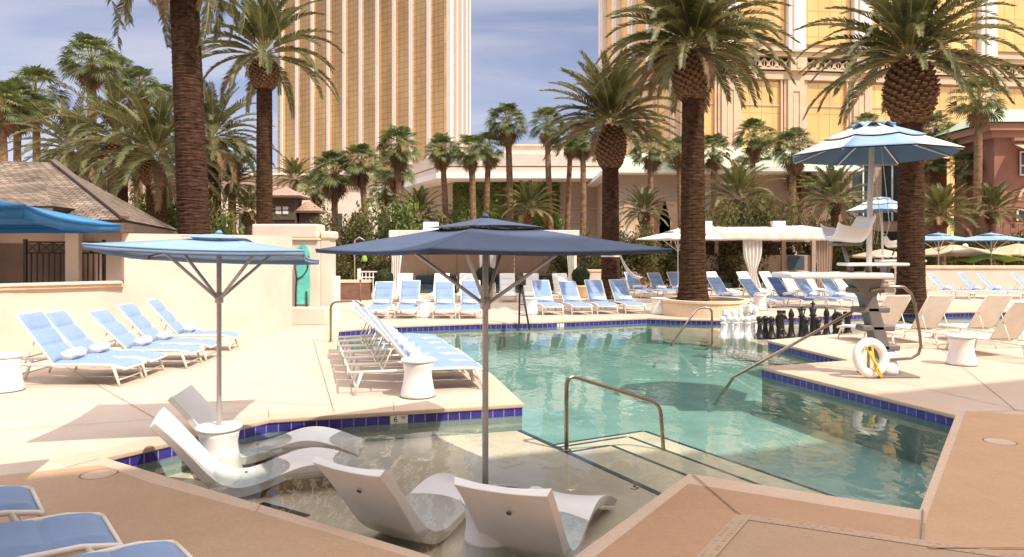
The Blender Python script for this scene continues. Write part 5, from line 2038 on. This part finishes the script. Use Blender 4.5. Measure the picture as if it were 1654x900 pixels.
for k, u in enumerate((1022, 1062, 1085, 1165, 1200, 1245, 1300, 1340)):
    q = X(u, y + 1.2) - xa - .8
    mb = MB()
    vs = [fc.p(q - .9, .06, .2), fc.p(q + .9, .06, .2), fc.p(q + .9, .06, 4.2), fc.p(q + .55, .06, 5.6), fc.p(q - .55, .06, 5.6), fc.p(q - .9, .06, 4.2)]
    vs2 = [v - Vector((0, -.1, 0)) for v in vs]
    mb.add(vs + vs2, [(0, 1, 2, 3, 4, 5)] + [(i, i + 6, (i + 1) % 6 + 6, (i + 1) % 6) for i in range(6)])
    mb.build('alcove', M['brown2'] if k % 2 else M['stone'], t)
for k, u in enumerate((1010, 1110, 1222, 1262, 1285)):
    q = X(u, y + 1.2) - xa - .8
    mb = MB()
    fc.box(mb, q - .45, q + .45, 0, .5, 0, 3.6)
    mb.build('column', M['cream2'], t)
    mb = MB()
    fc.box(mb, q + .5, q + 1.5, 0, .05, .3, 2.3)
    mb.build('door', M['glassdark'], t)

# --- shaded entrance block between pavilion and maroon building
y = 54
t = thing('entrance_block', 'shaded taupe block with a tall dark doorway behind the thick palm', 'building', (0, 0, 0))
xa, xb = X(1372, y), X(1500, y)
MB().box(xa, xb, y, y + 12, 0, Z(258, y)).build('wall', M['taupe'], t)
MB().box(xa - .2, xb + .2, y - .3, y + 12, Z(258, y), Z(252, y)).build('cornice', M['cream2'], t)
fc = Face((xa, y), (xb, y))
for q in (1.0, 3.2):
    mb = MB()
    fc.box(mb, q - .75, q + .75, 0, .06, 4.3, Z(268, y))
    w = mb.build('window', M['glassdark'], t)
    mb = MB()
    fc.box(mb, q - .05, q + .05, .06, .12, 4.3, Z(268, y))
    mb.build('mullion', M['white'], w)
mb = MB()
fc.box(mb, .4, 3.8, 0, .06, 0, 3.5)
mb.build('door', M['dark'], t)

# --- maroon building on the right
y = 46
t = thing('maroon_building', 'maroon stucco building with a green hip roof and striped awnings', 'building', (0, 0, 0))
xa, xb = X(1606, y), X(1606, y) + 22
fc = Face((xa, y), (xb, y))
ze = Z(201, y)
MB().box(xa, xb, y, y + 4, 0, ze - .9).build('wall', M['brown'], t)
MB().box(xa - .5, xb, y - .5, y + 4, ze - .9, ze - .5).box(xa - .8, xb, y - .8, y + 4, ze - .5, ze - .05).build('cornice', M['brown2'], t)
mb = MB()
hiproof(mb, [(xa - 1, y - 1, ze), (xb + 1, y - 1, ze), (xb + 1, y + 5, ze), (xa - 1, y + 5, ze)], [(xa + .6, y + 2, Z(177, y + 2)), (xb - 3, y + 2, Z(177, y + 2))])
mb.build('roof', M['copper'], t)
bx, by = X(1500, 51), 51
mb = MB()
mb.box(bx, xa - .01, y + 5, y + 9, 0, Z(262, y + 5))
mb.build('side_wall', M['brown'], t)
MB().box(bx, xa - .02, y + 4.6, y + 9, Z(262, y + 5), Z(257, y + 5)).build('side_cornice', M['brown2'], t)
for k in range(3):
    q = 2.6 + k * 4.4
    mb = MB()
    fc.box(mb, q - 1.0, q + 1.3, 0, .08, Z(283, y), Z(246, y))
    w = mb.build('window', M['glassdark'], t)
    mb = MB()
    for z in (Z(283, y), Z(268, y), Z(246, y)):
        fc.box(mb, q - 1.05, q + 1.35, .08, .16, z - .05, z + .05)
    for s_ in (-1.0, -.2, .6, 1.3):
        fc.box(mb, q + s_ - .04, q + s_ + .04, .08, .15, Z(283, y), Z(246, y))
    mb.build('frame', M['cream2'], w)
    mb = MB()
    quad(mb, fc.p(q - 1.5, 1.3, Z(246, y)), fc.p(q + 1.7, 1.3, Z(246, y)), fc.p(q + 1.7, .05, Z(232, y)), fc.p(q - 1.5, .05, Z(232, y)))
    a_ = mb.build('awning', M['stripe'], t)
    a_.modifiers.new('thickness', 'SOLIDIFY').thickness = .04
    mb = MB()
    fc.box(mb, q - 1.5, q + 1.7, 0, .3, Z(228, y), Z(221, y))
    mb.build('head_band', M['sand'], t)
    mb = MB()
    for i in range(7):
        a = PI * i / 6
        mb.bar(fc.p(q + .15 - 1.3 * math.cos(a), .12, Z(323, y) + 1.0 * math.sin(a)), fc.p(q + .15 - 1.3 * math.cos(a + .5), .12, Z(323, y) + 1.0 * math.sin(a + .5)), .2, .16)
    mb.build('scroll_relief', M['stone'], t)
    mb = MB()
    fc.box(mb, q - 1.2, q + 1.4, 0, .08, Z(357, y), Z(340, y))
    w = mb.build('window', M['glassdark'], t)
    mb = MB()
    for s_ in (-1.2, -.55, .1, .75, 1.4):
        fc.box(mb, q + s_ - .06, q + s_ + .06, .08, .16, Z(357, y), Z(340, y))
    fc.box(mb, q - 1.26, q + 1.46, .08, .17, Z(340, y) - .05, Z(340, y) + .08)
    mb.build('frame', M['cream2'], w)
mb = MB()
fc.box(mb, -1, 22, 0, 1.6, Z(379, y) - .15, Z(379, y))
mb.build('balcony_slab', M['brown2'], t)
mb = MB()
fc.box(mb, -1, 22, 1.5, 1.58, Z(363, y), Z(361, y))
for k in range(46):
    fc.box(mb, -1 + k * .5, -.95 + k * .5, 1.5, 1.56, Z(379, y), Z(363, y))
mb.build('railing', M['brown2'], t)

# --- little pagoda tower
y = 41
t = thing('pagoda_tower', 'small brown pagoda tower with two rose tiled roofs and white windows', 'pavilion', (X(462, y), y, 0))


def pag(cx, cy, w, z0, z1, zr, ov, nm):
    MB().box(cx - w, cx + w, cy - w, cy + w, z0, z1).build(nm, M['wood'], t)
    mb = MB()
    E = [(cx - w - ov, cy - w - ov, z1), (cx + w + ov, cy - w - ov, z1), (cx + w + ov, cy + w + ov, z1), (cx - w - ov, cy + w + ov, z1)]
    top = [(cx - .1, cy, zr), (cx + .1, cy, zr)]
    hiproof(mb, E, top)
    mb.build('roof', M['redtile'], t)
    MB().box(cx - w - ov, cx + w + ov, cy - w - ov, cy + w + ov, z1 - .12, z1 - .005).build('eave', M['wood'], t)


pag(0, 0, .70, 0, Z(318, y), Z(303, y), .42, 'body')
pag(1.25, .3, .45, 0, Z(341, y), Z(325, y), .30, 'annex')
for i in (-1, 1):
    for j in (0, 1):
        MB().box(i * .2 - .15, i * .2 + .15, -.745, -.70, Z(347 - j * 7, y), Z(342 - j * 7, y)).build('window', M['white'], t)
MB().box(-.8, .8, -.8, -.7, Z(356, y), Z(352, y)).build('sill', M['wood'], t)

# --- curved cream wall and the hut behind it
base = [P(-140, 600), P(0, 577), P(120, 566), P(250, 556), P(340, 549), P(405, 543.5), P(445, 537.5), P(472, 531)]
base = [Vector((p.x, p.y)) for p in base]


def smooth_line(pts, k=5):
    out = []
    n_ = len(pts)
    for i in range(n_ - 1):
        p0, p1, p2, p3 = [pts[min(max(j, 0), n_ - 1)] for j in (i - 1, i, i + 1, i + 2)]
        for q in range(k):
            s_ = q / k
            out.append(.5 * ((2 * p1) + (-p0 + p2) * s_ + (2 * p0 - 5 * p1 + 4 * p2 - p3) * s_ * s_ + (-p0 + 3 * p1 - 3 * p2 + p3) * s_ ** 3))
    out.append(pts[-1])
    return out


cl = smooth_line(base)


def wallstrip(mb, line, z0, z1, th):
    n_ = len(line)
    vs = []
    for i, p in enumerate(line):
        d = (line[min(i + 1, n_ - 1)] - line[max(i - 1, 0)]).normalized()
        nn_ = Vector((-d.y, d.x))
        q = p + nn_ * th
        vs += [(p.x, p.y, z0), (p.x, p.y, z1), (q.x, q.y, z1), (q.x, q.y, z0)]
    fs = []
    for i in range(n_ - 1):
        for a in range(4):
            b = (a + 1) % 4
            fs.append((i * 4 + a, i * 4 + b, i * 4 + 4 + b, i * 4 + 4 + a)[::-1])
    fs += [(0, 1, 2, 3), tuple((n_ - 1) * 4 + k for k in (3, 2, 1, 0))]
    return mb.add(vs, fs, 0, False)


t = thing('curved_wall', 'curved cream stucco wall behind the row of blue loungers', 'wall', (0, 0, 0))
split = 13
zlow = 1.28
wallstrip(MB(), cl[:split + 1], 0, zlow, .3).build('low_wall', M['cream'], t)
wallstrip(MB(), cl[split:], 0, 2.42, .3).build('high_wall', M['cream'], t)
cap = [p + Vector((0, -.10)) for p in cl[:split]] + [cl[split] + Vector((.05, -.10))]
wallstrip(MB(), cap, zlow + .002, zlow + .07, .5).build('sill', M['sand'], t, bevel=.01)
wallstrip(MB(), [p + Vector((0, -.06)) for p in cap], zlow + .07, zlow + .12, .5).build('sill_cap', M['cream'], t, bevel=.01)
# hut
t = thing('shingle_hut', 'low hut with weathered shingle hip roofs behind the curved wall', 'hut', (0, 0, 0))
E1, E2 = Vector((-8.15, 15.0, 2.70)), Vector((-10.6, 22.6, 2.70))
E0 = Vector((-19.0, 12.9, 2.70))
E3 = Vector((-21.0, 20.0, 2.70))
R1, R0 = Vector((X(86, 18.8), 18.8, Z(263, 18.8))), Vector((-18.5, 16.6, Z(263, 18.8)))
mb = MB()
hiproof(mb, [E0, E1, E2, E3], [R0, R1])
o = mb.build('roof', M['shingle'], t)
o.modifiers.new('thickness', 'SOLIDIFY').thickness = .10
mb = MB()
for a, b in ((E0, E1), (E1, E2), (E2, E3)):
    mb.bar(a - Vector((0, 0, .16)), b - Vector((0, 0, .16)), .05, .20)
mb.bar(E1 + Vector((0, 0, .05)), R1 + Vector((0, 0, .06)), .16, .05)
mb.build('fascia', M['wood'], t)
# lower front roof, its eave cuts across the left edge
G1, G0 = Vector((X(85, 14.1), 14.1, Z(333, 14.1))), Vector((-17, 11.9, Z(333, 14.1)))
H1, H0 = Vector((-10.9, 16.6, 3.62)), Vector((-17.5, 15.0, 3.62))
mb = MB()
quad(mb, G0, G1, H1, H0)
tri(mb, G1, G1 + Vector((-.9, 3.4, .05)), H1)
o = mb.build('porch_roof', M['shingle'], t)
o.modifiers.new('thickness', 'SOLIDIFY').thickness = .12
MB().bar(G0 - Vector((0, 0, .14)), G1 - Vector((0, 0, .14)), .06, .20).build('porch_fascia', M['wood'], t)
# walls of the hut under the eaves
f1 = Face((-17.5, 13.75), (-8.75, 15.55))
MB().prism([Vector((-9.3, 15.9)), Vector((-11.0, 22.0)), Vector((-19.5, 19.5)), Vector((-18.0, 14.2))], 0, 2.62).build('inner_wall', M['cream2'], t)
fa = Face((-18.0, 14.2), (-9.3, 15.9))
mb = MB()
for a, b in ((2.0, 5.4), (5.8, 6.1), (6.3, 8.6)):
    fa.box(mb, a, b, -.3, .03, .9, 2.2)
mb.build('opening', M['hutin'], t)
for q in (5.55, 6.6, 8.55):
    mb = MB()
    fa.box(mb, q - .13, q + .13, .2, .45, 0, 2.62)
    mb.build('post', M['cream2'], t)
# iron railing along the opening
ra, rb_ = P(41, 462, 1.3), P(166, 460, 1.3)
ra, rb_ = Q(41, 460, 15.0), Q(168, 459, 15.9)
t = thing('iron_railing', 'dark iron railing with crossed panels in the hut opening', 'railing', (0, 0, 0))
zt, zm, zb = Z(391, 15.0), Z(409, 15.0), Z(461, 15.0)
ra.z = rb_.z = 0
mb = MB()
for z in (zt, zm, zb):
    mb.bar(ra + Vector((0, 0, z)), rb_ + Vector((0, 0, z)), .035, .035)
n_ = 14
for k in range(n_ + 1):
    p = ra.lerp(rb_, k / n_)
    mb.bar(p + Vector((0, 0, zb)), p + Vector((0, 0, zm)), .022, .022)
for k in range(6):
    p, q = ra.lerp(rb_, k / 6), ra.lerp(rb_, (k + 1) / 6)
    mb.bar(p + Vector((0, 0, zm)), q + Vector((0, 0, zt)), .018, .018)
    mb.bar(p + Vector((0, 0, zt)), q + Vector((0, 0, zm)), .018, .018)
    mb.bar(p + Vector((0, 0, zm)), p + Vector((0, 0, zt)), .024, .024)
mb.build('bars', M['rail'], t)
for p in (ra, rb_):
    MB().bar(p + Vector((0, 0, 1.2)), p + Vector((0, 0, zt + .06)), .06, .06).build('post', M['rail'], t)

# --- gate pillar with the turquoise panel
y = 20.2
t = thing('gate_pillar', 'cream stucco gate pillar with a heavy cap at the end of the curved wall', 'gate pillar', (0, 0, 0))
xa, xb, xc = X(408, y), X(514, y), X(529, y)
MB().box(xa, xb, y, y + .8, 0, Z(388, y)).build('shaft', M['cream'], t, bevel=.01)
MB().box(xa - .05, xb + .02, y - .08, y + .9, Z(388, y), Z(384.5, y)).build('band', M['sand'], t, bevel=.01)
MB().box(xa - .02, xb - .02, y - .03, y + .85, Z(384.5, y), Z(362, y)).build('cap', M['cream2'], t, bevel=.05, seg=3)
MB().box(xb + .01, xc, y + .25, y + .95, 0, Z(386, y)).build('side_shaft', M['cream'], t)
MB().box(xb + .0, xc + .08, y + .2, y + 1, Z(386, y), Z(373, y)).build('side_cap', M['cream2'], t, bevel=.06, seg=3)
MB().box(X(474, y), X(534, y), y - .55, y - .01, 0, Z(495, y)).build('plinth', M['cream2'], t, bevel=.02)
t = thing('turquoise_panel', 'turquoise panel with black branch ironwork on the gate pillar', 'artwork', (X(490, y), y - .03, 0))
zb, zt = Z(491, y), Z(396, y)
mb = MB()
n_ = 20
out = [(-.19, zb), (.19, zb), (.20, zb + .5), (.19, zt - .25)] + [(.19 * math.cos(a * PI / 10), zt - .25 + .25 * math.sin(a * PI / 10)) for a in range(1, 10)] + [(-.19, zt - .25), (-.20, zb + .5)]
vs = [(p[0], -.05, p[1]) for p in out] + [(p[0], 0.02, p[1]) for p in out]
k = len(out)
mb.add(vs, [tuple(range(k)), tuple(range(2 * k - 1, k - 1, -1))] + [(i, i + k, (i + 1) % k + k, (i + 1) % k) for i in range(k)])
mb.build('panel', M['teal'], t)
mb = MB()
h = zt - zb


def br(pts, r=.016):
    mb.tube([(p[0], -.075, zb + p[1] * h) for p in pts], r, 6)


br([(-.19, -.25), (-.18, .2), (-.16, .45), (-.2, .62)], .024)
br([(.13, -.25), (.12, .22)], .024)
br([(-.16, .42), (.02, .48), (.15, .60), (.17, .72)])
br([(-.17, .68), (-.02, .75), (.20, .80)], .02)
br([(-.02, .75), (-.03, .95)])
br([(-.2, .62), (-.22, .8), (-.1, .92)], .012)
mb.build('branch_ironwork', M['rail'], t)
y = 21.0
t = thing('sign_panel', 'blank white panel standing beside the gate pillar', 'panel', (X(540, y), y, 0))
MB().box(-.16, .17, -.04, .04, .02, Z(446, y)).build('board', M['white'], t, bevel=.01)
MB().box(-.2, .21, -.12, .12, 0, .05).build('foot', M['white'], t)
y = 23.5
t = thing('wooden_post', 'slim wooden post at the left end of the far blue loungers', 'post', (X(582, y), y, 0))
MB().tube([(0, 0, 0), (0, 0, Z(452, y))], .03, 8).build('shaft', M['planterwood'], t)
MB().box(-.05, .05, -.05, .05, Z(452, y), Z(449, y)).build('cap', M['sand'], t)
y = 31.5
t = thing('white_railing', 'short white railing behind the brown planter', 'railing', (X(590, y), y, 0))
mb = MB()
mb.box(-.22, 1.0, -.03, .03, Z(440, y), Z(438, y))
mb.box(-.22, 1.0, -.03, .03, Z(449, y), Z(447, y))
for k in range(8):
    mb.box(-.15 + k * .16, -.11 + k * .16, -.02, .02, 0, Z(440, y))
mb.build('rails', M['white'], t)
MB().box(-.34, -.2, -.07, .07, 0, Z(434, y)).build('post', M['white'], t)
t = thing('lantern', 'lime green lantern hanging from a slim pole behind the white railing', 'lantern', (X(573, y + .4), y + .4, 0))
MB().tube([(0, 0, 0), (0, 0, Z(388, y)), (.2, 0, Z(383, y)), (.43, 0, Z(388, y))], .025, 8).build('pole', M['pole'], t)
MB().lathe([(.02, .42), (.06, .38), (.13, .12), (.14, .02), (.06, 0)], 16).build('shade', M['lime'], t, (.43, 0, Z(423, y)))
MB().tube([(.43, 0, Z(388, y)), (.43, 0, Z(423, y) + .42)], .008, 5).build('cord', M['rail'], t)
y = 36
t = thing('globe_lamp', 'white globe lamp on a post between the two far right umbrellas', 'lamp', (X(1559, y), y, 0))
MB().tube([(0, 0, 0), (0, 0, Z(402, y))], .03, 8).build('post', M['rail'], t)
MB().sphere((0, 0, Z(398, y)), .14, .14, .14, 16, 10).build('globe', M['white'], t)

# unseen block added behind the viewpoint: its roof line throws the shade that lies over the near deck
HW = 18.0
SH0, SH1 = Vector((-4.5, 6.35)), Vector((5.5, 10.3))
dl = (SH1 - SH0).normalized()
q0 = SH0 + Vector((.60, -.52)) * HW - dl * 14
q1 = SH1 + Vector((.60, -.52)) * HW + dl * 30
bkv = Vector((dl.y, -dl.x)) * 12
t = thing('hotel_wing', 'cream hotel wing behind the viewpoint, outside the frame', 'building', (0, 0, 0))
MB().prism([q0, q1, q1 + bkv, q0 + bkv], 0, HW).build('wall', M['cream2'], t)
fw = Face(q1, q0)
for k in range(12):
    for z in (1.2, 5.2, 9.2, 13.2):
        mb = MB()
        fw.box(mb, 1.5 + k * 4.4, 4.1 + k * 4.4, 0, .06, z, z + 2.4)
        mb.build('window', M['gold2'], t)

# ------------------------------------------------------------------ sky, sun, camera
SUN = Vector((.60, -.52, 1.0)).normalized()
el = math.asin(SUN.z)
az = math.atan2(SUN.x, SUN.y)
w = bpy.data.worlds.new('World')
sc.world = w
w.use_nodes = True
nt = w.node_tree
nt.nodes.clear()
out = N(nt, 'ShaderNodeOutputWorld')
bg = N(nt, 'ShaderNodeBackground')
bg.inputs['Strength'].default_value = .13
sky = N(nt, 'ShaderNodeTexSky')
sky.sky_type = 'NISHITA'
sky.sun_disc = False
sky.sun_elevation = el
sky.sun_rotation = az
sky.altitude = 600
sky.air_density = 1.0
sky.dust_density = 1.2
sky.ozone_density = 2.0
tc = N(nt, 'ShaderNodeTexCoord')
sep = N(nt, 'ShaderNodeSeparateXYZ')
nt.links.new(tc.outputs['Generated'], sep.inputs[0])
ad = N(nt, 'ShaderNodeMath', operation='ADD')
ad.inputs[1].default_value = .12
nt.links.new(sep.outputs['Z'], ad.inputs[0])
mx0 = N(nt, 'ShaderNodeMath', operation='MAXIMUM')
mx0.inputs[1].default_value = .05
nt.links.new(ad.outputs[0], mx0.inputs[0])
dv = N(nt, 'ShaderNodeVectorMath', operation='DIVIDE')
cmb = N(nt, 'ShaderNodeCombineXYZ')
for k in range(3):
    nt.links.new(mx0.outputs[0], cmb.inputs[k])
nt.links.new(tc.outputs['Generated'], dv.inputs[0])
nt.links.new(cmb.outputs[0], dv.inputs[1])
mp = N(nt, 'ShaderNodeMapping')
mp.inputs['Scale'].default_value = (.55, 1.25, 1)
mp.inputs['Rotation'].default_value = (0, 0, R(18))
mp.inputs['Location'].default_value = (1.7, .6, 0)
nt.links.new(dv.outputs[0], mp.inputs['Vector'])
no = N(nt, 'ShaderNodeTexNoise')
no.inputs['Scale'].default_value = 1.5
no.inputs['Detail'].default_value = 7
no.inputs['Roughness'].default_value = .52
no.inputs['Distortion'].default_value = .5
nt.links.new(mp.outputs[0], no.inputs['Vector'])
rp_ = N(nt, 'ShaderNodeValToRGB')
rp_.color_ramp.elements[0].position = .40
rp_.color_ramp.elements[1].position = .72
rp_.color_ramp.elements[0].color = (.13, .13, .13, 1)
rp_.color_ramp.elements[1].color = (.74, .74, .74, 1)
nt.links.new(no.outputs['Fac'], rp_.inputs[0])
mix = N(nt, 'ShaderNodeMixRGB')
mix.inputs['Color2'].default_value = (5.7, 6.4, 6.7, 1)
nt.links.new(rp_.outputs[0], mix.inputs[0])
nt.links.new(sky.outputs[0], mix.inputs['Color1'])
hi = N(nt, 'ShaderNodeMapRange')
hi.interpolation_type = 'SMOOTHSTEP'
for k_, v_ in (('From Min', .30), ('From Max', .85), ('To Min', 0), ('To Max', .60)):
    hi.inputs[k_].default_value = v_
nt.links.new(sep.outputs['Z'], hi.inputs[0])
mix2 = N(nt, 'ShaderNodeMixRGB')
mix2.inputs['Color2'].default_value = (15.6, 15.0, 14.6, 1)  # bright overhead cloud layer, added out of view as fill light
nt.links.new(hi.outputs[0], mix2.inputs[0])
tint = N(nt, 'ShaderNodeVectorMath', operation='MULTIPLY')
tint.inputs[1].default_value = (.68, .575, .60)
nt.links.new(mix.outputs[0], tint.inputs[0])
nt.links.new(tint.outputs[0], mix2.inputs['Color1'])
nt.links.new(mix2.outputs[0], bg.inputs['Color'])
nt.links.new(bg.outputs[0], out.inputs[0])

sun = bpy.data.lights.new('sun', 'SUN')
sun.energy = 3.1
sun.angle = R(.5)
sun.color = (1, .91, .78)
so = bpy.data.objects.new('sun', sun)
C.objects.link(so)
so.rotation_euler = SUN.to_track_quat('Z', 'Y').to_euler()
so.location = (20, -15, 60)

cam = bpy.data.cameras.new('camera')
cam.sensor_width = 36
cam.lens = 36 * F / 1654
cam.shift_y = -(450 - HZ) / 1654
cam.clip_end = 4000
cam.clip_start = .05
co = bpy.data.objects.new('camera', cam)
C.objects.link(co)
co.location = (0, 0, EYE)
co.rotation_euler = (PI / 2, 0, 0)
sc.camera = co
vs_ = sc.view_settings
vs_.view_transform = 'Standard'
vs_.look = 'None'
vs_.exposure = .74
vs_.gamma = 1
sc.cycles.max_bounces = 8
sc.cycles.transparent_max_bounces = 12
sc.cycles.caustics_reflective = False
sc.cycles.caustics_refractive = False
sc.cycles.use_denoising = True
sc.cycles.sample_clamp_indirect = 6
